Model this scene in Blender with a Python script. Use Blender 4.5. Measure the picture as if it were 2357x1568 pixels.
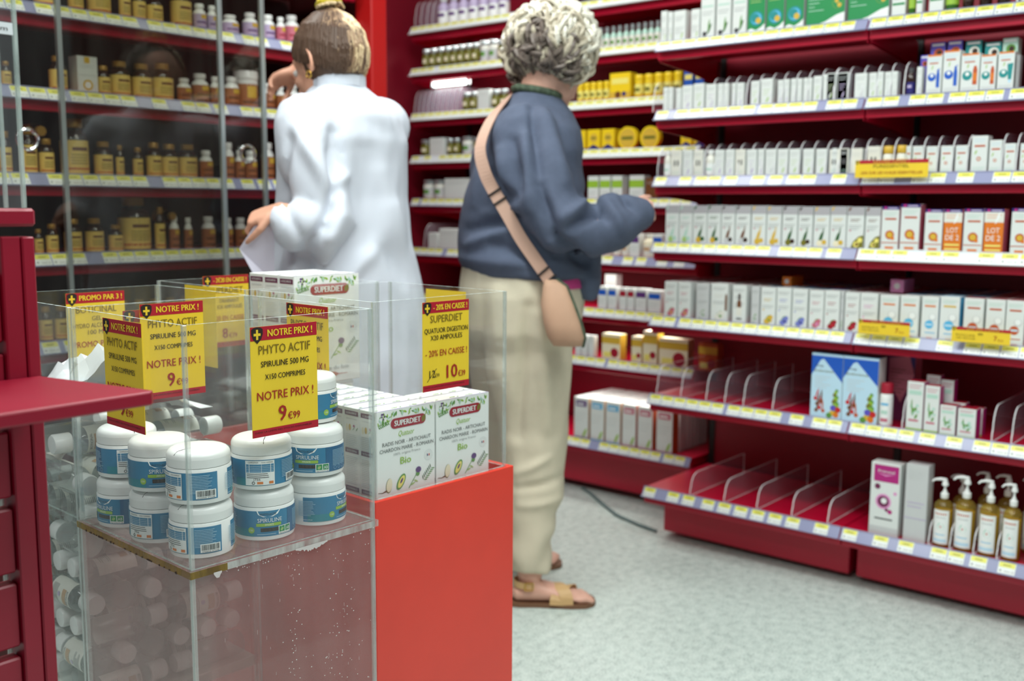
import bpy, bmesh, math, random
from mathutils import Vector, Matrix, noise

# ---------------------------------------------------------------- camera, world, lights, exposure
scene = bpy.context.scene
for o in list(bpy.data.objects):
    bpy.data.objects.remove(o)
COL = scene.collection
cam_data = bpy.data.cameras.new('camera')
cam_data.sensor_fit = 'HORIZONTAL'
cam_data.sensor_width = 36.0
cam_data.lens = 36.0 * 2361.1 / 2357.0
cam_data.clip_start = 0.02
cam = bpy.data.objects.new('camera', cam_data)
COL.objects.link(cam)
YAW, PITCH, ROLL = math.radians(50.135), math.radians(7.469), math.radians(0.3445)
fwd = Vector((math.sin(YAW) * math.cos(PITCH), math.cos(YAW) * math.cos(PITCH), -math.sin(PITCH)))
rgt = Vector((math.cos(YAW), -math.sin(YAW), 0))
upv = rgt.cross(fwd)
r2 = math.cos(ROLL) * rgt + math.sin(ROLL) * upv
u2 = -math.sin(ROLL) * rgt + math.cos(ROLL) * upv
mw = Matrix(((r2.x, u2.x, -fwd.x, 0), (r2.y, u2.y, -fwd.y, 0), (r2.z, u2.z, -fwd.z, 1.15), (0, 0, 0, 1)))
cam.matrix_world = mw
cam_data.dof.use_dof = True
cam_data.dof.focus_distance = 1.42
cam_data.dof.aperture_fstop = 4.2
scene.camera = cam

scene.view_settings.view_transform = 'Standard'
scene.view_settings.look = 'None'
scene.view_settings.gamma = 1.0
scene.view_settings.use_curve_mapping = False
scene.view_settings.exposure = 0.1
scene.cycles.transparent_max_bounces = 48
scene.cycles.max_bounces = 10

world = bpy.data.worlds.new('ambient_fill')  # even ambient fill added from the open sides, not a daylight source
scene.world = world
world.use_nodes = True
bgn = world.node_tree.nodes['Background']
bgn.inputs[0].default_value = (0.86, 0.95, 1.0, 1)
bgn.inputs[1].default_value = 0.165

def area(name, loc, size, energy, target=None, color=(0.93, 1.0, 0.97)):
    l = bpy.data.lights.new(name, 'AREA')
    l.shape = 'RECTANGLE'
    l.size, l.size_y = size
    l.energy = energy
    l.color = color
    o = bpy.data.objects.new(name, l)
    o.location = loc
    if target is not None:
        d = Vector(target) - Vector(loc)
        o.rotation_euler = d.to_track_quat('-Z', 'Y').to_euler()
    COL.objects.link(o)
    return o

area('ceiling_lamp_aisle', (1.45, 0.8, 2.72), (0.5, 1.7), 36)
area('ceiling_lamp_entrance', (1.0, -0.45, 2.72), (1.8, 0.5), 34)
area('fill_light_counter', (-0.5, 0.9, 2.72), (0.4, 1.4), 20)  # added fill light that brightens the left-facing sides
area('ceiling_lamp_corner', (2.3, 2.5, 2.72), (0.9, 0.9), 24)
area('ceiling_lamp_cabinet', (1.0, 1.9, 2.72), (1.4, 0.4), 20)

# ---------------------------------------------------------------- helpers
PI = math.pi
def lin(c):
    c = c / 255.0
    return c / 12.92 if c <= 0.04045 else ((c + 0.055) / 1.055) ** 2.4
def rgb(*c):
    return (lin(c[0]), lin(c[1]), lin(c[2]), 1.0)
MATS = {}
def mat(name, col, rough=0.5, metal=0.0, spec=0.5, noise_amt=0.0, noise_scale=20.0, bump=0.0, bump_scale=60.0, coat=0.0, trans=0.0):
    if name in MATS:
        return MATS[name]
    m = bpy.data.materials.new(name)
    m.use_nodes = True
    nt = m.node_tree
    b = nt.nodes['Principled BSDF']
    b.inputs['Base Color'].default_value = rgb(*col)
    b.inputs['Roughness'].default_value = rough
    b.inputs['Metallic'].default_value = metal
    b.inputs['Specular IOR Level'].default_value = spec
    b.inputs['Coat Weight'].default_value = coat
    b.inputs['Transmission Weight'].default_value = trans
    if noise_amt or bump:
        tc = nt.nodes.new('ShaderNodeTexCoord')
    if noise_amt:
        n = nt.nodes.new('ShaderNodeTexNoise')
        n.inputs['Scale'].default_value = noise_scale
        n.inputs['Detail'].default_value = 5
        nt.links.new(tc.outputs['Object'], n.inputs['Vector'])
        r = nt.nodes.new('ShaderNodeMapRange')
        r.inputs[1].default_value, r.inputs[2].default_value = 0.3, 0.7
        r.inputs[3].default_value, r.inputs[4].default_value = 1 - noise_amt, 1 + noise_amt
        nt.links.new(n.outputs[0], r.inputs[0])
        mx = nt.nodes.new('ShaderNodeMix')
        mx.data_type = 'RGBA'
        mx.blend_type = 'MULTIPLY'
        mx.inputs[0].default_value = 1
        mx.inputs[6].default_value = rgb(*col)
        nt.links.new(r.outputs[0], mx.inputs[7])
        nt.links.new(mx.outputs[2], b.inputs['Base Color'])
    if bump:
        n = nt.nodes.new('ShaderNodeTexNoise')
        n.inputs['Scale'].default_value = bump_scale
        n.inputs['Detail'].default_value = 6
        nt.links.new(tc.outputs['Object'], n.inputs['Vector'])
        bp = nt.nodes.new('ShaderNodeBump')
        bp.inputs['Strength'].default_value = bump
        bp.inputs['Distance'].default_value = 0.004
        nt.links.new(n.outputs[0], bp.inputs['Height'])
        nt.links.new(bp.outputs[0], b.inputs['Normal'])
    MATS[name] = m
    return m

def sheet(name, tint=(0.96, 0.98, 0.97), haze=0.0, haze_col=(200, 190, 190), refl=1.0, base=0.0, streak=0.0, rough=0.03, scale=9.0):
    """thin clear plastic or glass: tinted see-through, fresnel reflection, diffuse haze"""
    m = bpy.data.materials.new(name)
    m.use_nodes = True
    nt = m.node_tree
    nt.nodes.clear()
    out = nt.nodes.new('ShaderNodeOutputMaterial')
    tr = nt.nodes.new('ShaderNodeBsdfTransparent')
    tr.inputs[0].default_value = (*tint, 1)
    gl = nt.nodes.new('ShaderNodeBsdfGlossy')
    gl.inputs['Roughness'].default_value = rough
    gl.inputs[0].default_value = (1, 1, 1, 1)
    lw = nt.nodes.new('ShaderNodeLayerWeight')      # 'Facing' is the same on both sides of the sheet
    lw.inputs[0].default_value = 0.5
    pw = nt.nodes.new('ShaderNodeMath')
    pw.operation = 'POWER'
    pw.inputs[1].default_value = 5.0
    nt.links.new(lw.outputs['Facing'], pw.inputs[0])
    fr = nt.nodes.new('ShaderNodeMath')
    fr.operation = 'MULTIPLY_ADD'
    fr.inputs[1].default_value = 0.96
    fr.inputs[2].default_value = 0.04
    nt.links.new(pw.outputs[0], fr.inputs[0])
    ma = nt.nodes.new('ShaderNodeMath')
    ma.operation = 'MULTIPLY_ADD'
    ma.inputs[1].default_value = refl
    ma.inputs[2].default_value = base
    ma.use_clamp = True
    nt.links.new(fr.outputs[0], ma.inputs[0])
    mx = nt.nodes.new('ShaderNodeMixShader')
    nt.links.new(ma.outputs[0], mx.inputs[0])
    nt.links.new(tr.outputs[0], mx.inputs[1])
    nt.links.new(gl.outputs[0], mx.inputs[2])
    last = mx
    if haze or streak:
        df = nt.nodes.new('ShaderNodeBsdfDiffuse')
        df.inputs[0].default_value = rgb(*haze_col)
        tc = nt.nodes.new('ShaderNodeTexCoord')
        mp = nt.nodes.new('ShaderNodeMapping')
        mp.inputs['Scale'].default_value = (3, 3, 0.6)
        nt.links.new(tc.outputs['Object'], mp.inputs[0])
        n = nt.nodes.new('ShaderNodeTexNoise')
        n.inputs['Scale'].default_value = scale
        n.inputs['Detail'].default_value = 8
        nt.links.new(mp.outputs[0], n.inputs['Vector'])
        mr = nt.nodes.new('ShaderNodeMapRange')
        mr.inputs[1].default_value, mr.inputs[2].default_value = 0.3, 0.75
        mr.inputs[3].default_value, mr.inputs[4].default_value = max(0, haze - streak), haze + streak
        nt.links.new(n.outputs[0], mr.inputs[0])
        m2 = nt.nodes.new('ShaderNodeMixShader')
        nt.links.new(mr.outputs[0], m2.inputs[0])
        nt.links.new(last.outputs[0], m2.inputs[1])
        nt.links.new(df.outputs[0], m2.inputs[2])
        last = m2
    nt.links.new(last.outputs[0], out.inputs[0])
    MATS[name] = m
    return m

def emit(name, col, strength):
    m = bpy.data.materials.new(name)
    m.use_nodes = True
    nt = m.node_tree
    b = nt.nodes['Principled BSDF']
    b.inputs['Emission Color'].default_value = rgb(*col)
    b.inputs['Emission Strength'].default_value = strength
    MATS[name] = m
    return m

COLORS = dict(
    white=(236, 240, 238), offwhite=(226, 226, 216), cream=(238, 230, 200), grey=(150, 152, 152), lgrey=(200, 203, 203), mgrey=(120, 122, 122), tgrey=(84, 90, 90), tick=(166, 171, 171),
    dgrey=(70, 70, 72), black=(16, 15, 16), lmauve=(176, 174, 178), lav=(186, 172, 205), purple=(92, 52, 120), violet=(92, 84, 190), navy=(38, 34, 110), blue=(30, 90, 190),
    sky=(86, 178, 222), lsky=(190, 222, 240), teal=(30, 140, 140), mint=(180, 215, 200), green=(30, 140, 78), dgreen=(40, 90, 40), leaf=(96, 150, 66), lleaf=(170, 200, 120), olive=(120, 116, 40),
    lime=(150, 190, 60), yellow=(240, 205, 30), pyellow=(238, 226, 120), gold=(214, 176, 62), orange=(220, 120, 34), rust=(190, 86, 44), brown=(110, 66, 34), dbrown=(52, 30, 18),
    red=(196, 40, 40), crimson=(160, 26, 48), rose=(200, 110, 130), pink=(224, 150, 200), magenta=(176, 36, 122), wine=(110, 40, 80), tan=(196, 160, 120), amber=(150, 84, 24), peri=(120, 128, 200))
def pm(c):
    return mat('ink_' + c, COLORS[c], rough=0.42)

def tag(o, label=None, cat=None, group=None, kind=None):
    if label: o['label'] = label
    if cat: o['category'] = cat
    if group: o['group'] = group
    if kind: o['kind'] = kind
    return o
def empty(name, loc=(0, 0, 0), rz=0.0, label=None, cat=None, group=None):
    o = bpy.data.objects.new(name, None)
    o.empty_display_size = 0.05
    COL.objects.link(o)
    o.location = loc
    o.rotation_euler = (0, 0, rz)
    return tag(o, label, cat, group)

TEXT = {}
def text_geo(s):
    if s in TEXT: return TEXT[s]
    cu = bpy.data.curves.new('lettering', 'FONT')
    cu.body = s
    cu.size = 1.0
    cu.resolution_u = 2
    cu.align_x = 'LEFT'
    ob = bpy.data.objects.new('lettering', cu)
    COL.objects.link(ob)
    dg = bpy.context.evaluated_depsgraph_get()
    me = ob.evaluated_get(dg).to_mesh()
    v = [(p.co.x, p.co.y) for p in me.vertices]
    f = [tuple(p.vertices) for p in me.polygons]
    ob.evaluated_get(dg).to_mesh_clear()
    bpy.data.objects.remove(ob)
    bpy.data.curves.remove(cu)
    xs = [a for a, b in v] or [0]
    x0, x1 = min(xs), max(xs)
    v = [((a - x0) / max(1e-6, x1 - x0), b) for a, b in v]
    TEXT[s] = (v, f, x1 - x0)
    return TEXT[s]

class MB:
    def __init__(self):
        self.v, self.f, self.mi, self.mats = [], [], [], []
    def m(self, mt):
        if isinstance(mt, str): mt = MATS.get(mt) or pm(mt)
        if mt not in self.mats: self.mats.append(mt)
        return self.mats.index(mt)
    def add(self, vs, fs, mt):
        o = len(self.v)
        self.v += [tuple(p) for p in vs]
        i = self.m(mt)
        for f in fs:
            self.f.append(tuple(o + k for k in f))
            self.mi.append(i)
        return self
    def box(self, x0, x1, y0, y1, z0, z1, mt, b=0.0, faces=None):
        """box with chamfered edges; faces = dict of face name -> material"""
        fm = dict(l=mt, r=mt, f=mt, k=mt, d=mt, t=mt)
        if faces: fm.update(faces)
        if b <= 0:
            P = [(x, y, z) for z in (z0, z1) for y in (y0, y1) for x in (x0, x1)]
            for key, q in dict(l=(0, 4, 6, 2), r=(1, 3, 7, 5), f=(0, 1, 5, 4), k=(2, 6, 7, 3), d=(0, 2, 3, 1), t=(4, 5, 7, 6)).items():
                self.add([P[i] for i in q], [(0, 1, 2, 3)], fm[key])
            return self
        X, Y, Z = (x0, x1), (y0, y1), (z0, z1)
        xi, yi, zi = (x0 + b, x1 - b), (y0 + b, y1 - b), (z0 + b, z1 - b)
        P = {}
        vs = []
        for i in (0, 1):
            for j in (0, 1):
                for k in (0, 1):
                    for a, p in (('x', (X[i], yi[j], zi[k])), ('y', (xi[i], Y[j], zi[k])), ('z', (xi[i], yi[j], Z[k]))):
                        P[(i, j, k, a)] = len(vs)
                        vs.append(p)
        o = len(self.v)
        self.v += vs
        def F(q, mtx):
            self.f.append(tuple(o + P[t] for t in q)); self.mi.append(self.m(mtx))
        F([(0, 0, 0, 'x'), (0, 0, 1, 'x'), (0, 1, 1, 'x'), (0, 1, 0, 'x')], fm['l'])
        F([(1, 0, 0, 'x'), (1, 1, 0, 'x'), (1, 1, 1, 'x'), (1, 0, 1, 'x')], fm['r'])
        F([(0, 0, 0, 'y'), (1, 0, 0, 'y'), (1, 0, 1, 'y'), (0, 0, 1, 'y')], fm['f'])
        F([(0, 1, 0, 'y'), (0, 1, 1, 'y'), (1, 1, 1, 'y'), (1, 1, 0, 'y')], fm['k'])
        F([(0, 0, 0, 'z'), (0, 1, 0, 'z'), (1, 1, 0, 'z'), (1, 0, 0, 'z')], fm['d'])
        F([(0, 0, 1, 'z'), (1, 0, 1, 'z'), (1, 1, 1, 'z'), (0, 1, 1, 'z')], fm['t'])
        for i in (0, 1):
            for j in (0, 1):
                F([(i, j, 0, 'x'), (i, j, 1, 'x'), (i, j, 1, 'y'), (i, j, 0, 'y')], mt)
                F([(i, 0, j, 'x'), (i, 1, j, 'x'), (i, 1, j, 'z'), (i, 0, j, 'z')], mt)
                F([(0, i, j, 'y'), (1, i, j, 'y'), (1, i, j, 'z'), (0, i, j, 'z')], mt)
                for k in (0, 1):
                    F([(i, j, k, 'x'), (i, j, k, 'y'), (i, j, k, 'z')], mt)
        return self
    def lathe(self, prof, mt, n=20, cx=0.0, cy=0.0, z=0.0, cap=True):
        vs, fs = [], []
        for r, h in prof:
            for i in range(n):
                a = 2 * PI * i / n
                vs.append((cx + r * math.cos(a), cy + r * math.sin(a), z + h))
        for j in range(len(prof) - 1):
            for i in range(n):
                a, b = j * n + i, j * n + (i + 1) % n
                fs.append((a, b, b + n, a + n))
        if cap:
            fs.append(tuple(range(n - 1, -1, -1)))
            o = (len(prof) - 1) * n
            fs.append(tuple(o + i for i in range(n)))
        return self.add(vs, fs, mt)
    def band(self, r, z0, z1, mt, a0=0.0, a1=2 * PI, n=24, cx=0, cy=0):
        vs, fs = [], []
        for i in range(n + 1):
            a = a0 + (a1 - a0) * i / n
            vs += [(cx + r * math.cos(a), cy + r * math.sin(a), z0), (cx + r * math.cos(a), cy + r * math.sin(a), z1)]
        for i in range(n):
            fs.append((2 * i, 2 * i + 2, 2 * i + 3, 2 * i + 1))
        return self.add(vs, fs, mt)
    def tube(self, pts, rad, mt, n=8, flat=None, cap=True):
        """swept tube with rounded ends; rad scalar or list; flat=(vector, factor) squashes along a direction"""
        P = [Vector(p) for p in pts]
        R = list(rad) if hasattr(rad, '__len__') else [rad] * len(P)
        t0 = (P[1] - P[0]).normalized()
        t1 = (P[-1] - P[-2]).normalized()
        rings = []
        if cap:
            for a in (0.95, 0.75, 0.4):
                rings.append((P[0] - t0 * R[0] * math.sin(a * PI / 2), R[0] * math.cos(a * PI / 2) + 1e-5, t0))
        for i in range(len(P)):
            t = ((P[min(i + 1, len(P) - 1)] - P[max(i - 1, 0)])).normalized()
            rings.append((P[i], R[i], t))
        if cap:
            for a in (0.4, 0.75, 0.95):
                rings.append((P[-1] + t1 * R[-1] * math.sin(a * PI / 2), R[-1] * math.cos(a * PI / 2) + 1e-5, t1))
        up = Vector((0, 0, 1)) if abs(rings[0][2].z) < 0.9 else Vector((1, 0, 0))
        vs, fs = [], []
        a = (up - rings[0][2] * up.dot(rings[0][2])).normalized()
        for c, r, t in rings:
            a = (a - t * a.dot(t)).normalized()
            b = t.cross(a)
            for i in range(n):
                th = 2 * PI * i / n
                off = (a * math.cos(th) + b * math.sin(th)) * r
                if flat:
                    fv, k = flat
                    off = off - fv * off.dot(fv) * (1 - k)
                vs.append(c + off)
        for j in range(len(rings) - 1):
            for i in range(n):
                p, q = j * n + i, j * n + (i + 1) % n
                fs.append((p, q, q + n, p + n))
        fs.append(tuple(range(n - 1, -1, -1)))
        o = (len(rings) - 1) * n
        fs.append(tuple(o + i for i in range(n)))
        return self.add(vs, fs, mt)
    def loft(self, secs, mt, n=28, ex=2.0, cap=True):
        """secs: (centre, axis A vector, axis B vector)"""
        vs, fs = [], []
        for c, A, B in secs:
            c, A, B = Vector(c), Vector(A), Vector(B)
            for i in range(n):
                th = 2 * PI * i / n
                ca, sa = math.cos(th), math.sin(th)
                ca = math.copysign(abs(ca) ** (2 / ex), ca)
                sa = math.copysign(abs(sa) ** (2 / ex), sa)
                vs.append(c + A * ca + B * sa)
        for j in range(len(secs) - 1):
            for i in range(n):
                p, q = j * n + i, j * n + (i + 1) % n
                fs.append((p, q, q + n, p + n))
        if cap:
            fs.append(tuple(range(n - 1, -1, -1)))
            o = (len(secs) - 1) * n
            fs.append(tuple(o + i for i in range(n)))
        return self.add(vs, fs, mt)
    def ball(self, c, A, B, Cc, mt, n=20, m=12):
        c, A, B, Cc = Vector(c), Vector(A), Vector(B), Vector(Cc)
        secs = []
        for j in range(m + 1):
            ph = -PI / 2 + PI * (0.03 + 0.94 * j / m)
            secs.append((c + Cc * math.sin(ph), A * math.cos(ph), B * math.cos(ph)))
        return self.loft(secs, mt, n)
    def strap(self, pts, nrm, w, t, mt, k=6):
        P, N = [Vector(p) for p in pts], [Vector(x).normalized() for x in nrm]
        p2, n2 = [], []
        for i in range(len(P) - 1):
            a, b, c, d = P[max(0, i - 1)], P[i], P[i + 1], P[min(len(P) - 1, i + 2)]
            for j in range(k):
                u = j / k
                p2.append(0.5 * ((2 * b) + (c - a) * u + (2 * a - 5 * b + 4 * c - d) * u * u + (3 * b - a - 3 * c + d) * u ** 3))
                n2.append(N[i].lerp(N[i + 1], u).normalized())
        return self.ribbon(p2 + [P[-1]], n2 + [N[-1]], w, t, mt)
    def ribbon(self, pts, nrm, w, t, mt):
        """flat strap: points, outward normals"""
        vs, fs = [], []
        P = [Vector(p) for p in pts]
        N = [Vector(x).normalized() for x in nrm] if isinstance(nrm, list) else [Vector(nrm).normalized()] * len(P)
        for i, p in enumerate(P):
            d = (P[min(i + 1, len(P) - 1)] - P[max(i - 1, 0)]).normalized()
            s = d.cross(N[i]).normalized() * (w / 2)
            h = N[i] * (t / 2)
            vs += [p - s - h, p + s - h, p + s + h, p - s + h]
        for i in range(len(P) - 1):
            o = 4 * i
            for k in range(4):
                fs.append((o + k, o + (k + 1) % 4, o + 4 + (k + 1) % 4, o + 4 + k))
        fs += [(3, 2, 1, 0), tuple(4 * (len(P) - 1) + k for k in range(4))]
        return self.add(vs, fs, mt)
    def build(self, name, parent=None, loc=None, rz=None, smooth=None):
        me = self.mesh(name, smooth)
        return link(name, me, parent, loc, rz)
    def mesh(self, name, smooth=None):
        me = bpy.data.meshes.new(name)
        me.from_pydata(self.v, [], self.f)
        for mt in self.mats: me.materials.append(mt)
        me.polygons.foreach_set('material_index', self.mi)
        if smooth is not None:
            me.polygons.foreach_set('use_smooth', [True] * len(me.polygons))
            me.set_sharp_from_angle(angle=math.radians(smooth))
        me.update()
        return me

def link(name, me, parent=None, loc=None, rz=None):
    o = bpy.data.objects.new(name, me)
    COL.objects.link(o)
    if parent is not None: o.parent = parent
    if loc is not None: o.location = loc
    if rz is not None: o.rotation_euler = (0, 0, rz)
    return o

class Face:
    """2D drawing surface: fn(u, v, lift) -> 3D point; sub = subdivide long quads for curved surfaces"""
    def __init__(self, mb, fn, sub=None):
        self.mb, self.fn, self.sub, self.l = mb, fn, sub, 0
    def poly(self, pts, mt, lift=1):
        self.l += 1
        k = lift * 0.00035 + self.l * 0.000004
        self.mb.add([self.fn(u, v, k) for u, v in pts], [tuple(range(len(pts)))], mt)
    def rect(self, u0, v0, u1, v1, mt, lift=1):
        n = 1 if not self.sub else max(1, int(abs(u1 - u0) / self.sub) + 1)
        for i in range(n):
            a, b = u0 + (u1 - u0) * i / n, u0 + (u1 - u0) * (i + 1) / n
            self.poly([(a, v0), (b, v0), (b, v1), (a, v1)], mt, lift)
    def disc(self, u, v, r, mt, lift=1, n=16, ry=None, rot=0):
        ry = ry or r
        c, s = math.cos(rot), math.sin(rot)
        self.poly([(u + r * math.cos(2 * PI * i / n) * c - ry * math.sin(2 * PI * i / n) * s, v + r * math.cos(2 * PI * i / n) * s + ry * math.sin(2 * PI * i / n) * c) for i in range(n)], mt, lift)
    def ring(self, u, v, r, r2, mt, lift=1, n=18, asp=1.0):
        self.l += 1
        k = lift * 0.00035 + self.l * 0.000004
        vs, fs = [], []
        for i in range(n):
            a = 2 * PI * i / n
            vs += [self.fn(u + r * math.cos(a), v + r * math.sin(a) * asp, k), self.fn(u + r2 * math.cos(a), v + r2 * math.sin(a) * asp, k)]
        for i in range(n):
            j = (i + 1) % n
            fs.append((2 * i, 2 * j, 2 * j + 1, 2 * i + 1))
        self.mb.add(vs, fs, mt)
    def text(self, s, u, v, h, mt, w=None, align='c', lift=2, shear=0.0):
        """v = baseline, h = capital height, w = forced width"""
        vs, fs, nat = text_geo(s)
        sc = h / 0.69
        W = w if w else nat * sc
        x0 = u - W / 2 if align == 'c' else (u if align == 'l' else u - W)
        self.l += 1
        k = lift * 0.00035 + self.l * 0.000004
        self.mb.add([self.fn(x0 + a * W + shear * b * sc, v + b * sc, k) for a, b in vs], fs, mt)
        return W
    def lines(self, u0, u1, v, n, gap, h, mt, seed=1):
        rd = random.Random(seed)
        for i in range(n):
            self.rect(u0, v - i * gap, u0 + (u1 - u0) * (0.7 + 0.3 * rd.random()), v - i * gap + h, mt)
    def leafs(self, u, v, L, W, rot, mt, lift=1):
        c, s = math.cos(rot), math.sin(rot)
        pts = []
        for t, y in ((0, 0), (0.25, 0.38), (0.55, 0.5), (0.8, 0.3), (1, 0), (0.8, -0.3), (0.55, -0.5), (0.25, -0.38)):
            a, b = t * L, y * W
            pts.append((u + a * c - b * s, v + a * s + b * c))
        self.poly(pts, mt, lift)

def front_face(mb, w, d, h):
    return Face(mb, lambda u, v, k: (u * w - w / 2, -d / 2 - k, v * h))
def abs_face(mb, w, d):
    return Face(mb, lambda u, v, k: (u - w / 2, -d / 2 - k, v))

ORD = ['', 'first', 'second', 'third', 'fourth', 'fifth', 'sixth', 'seventh', 'eighth', 'ninth', 'tenth', 'eleventh', 'twelfth', 'thirteenth', 'fourteenth', 'fifteenth', 'sixteenth', 'seventeenth', 'eighteenth', 'nineteenth', 'twentieth']
def ordinal(n):
    if n <= 20: return ORD[n]
    if n == 30: return 'thirtieth'
    if n == 40: return 'fortieth'
    return {2: 'twenty', 3: 'thirty', 4: 'forty', 5: 'fifty'}[n // 10] + '-' + ORD[n % 10]

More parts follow.
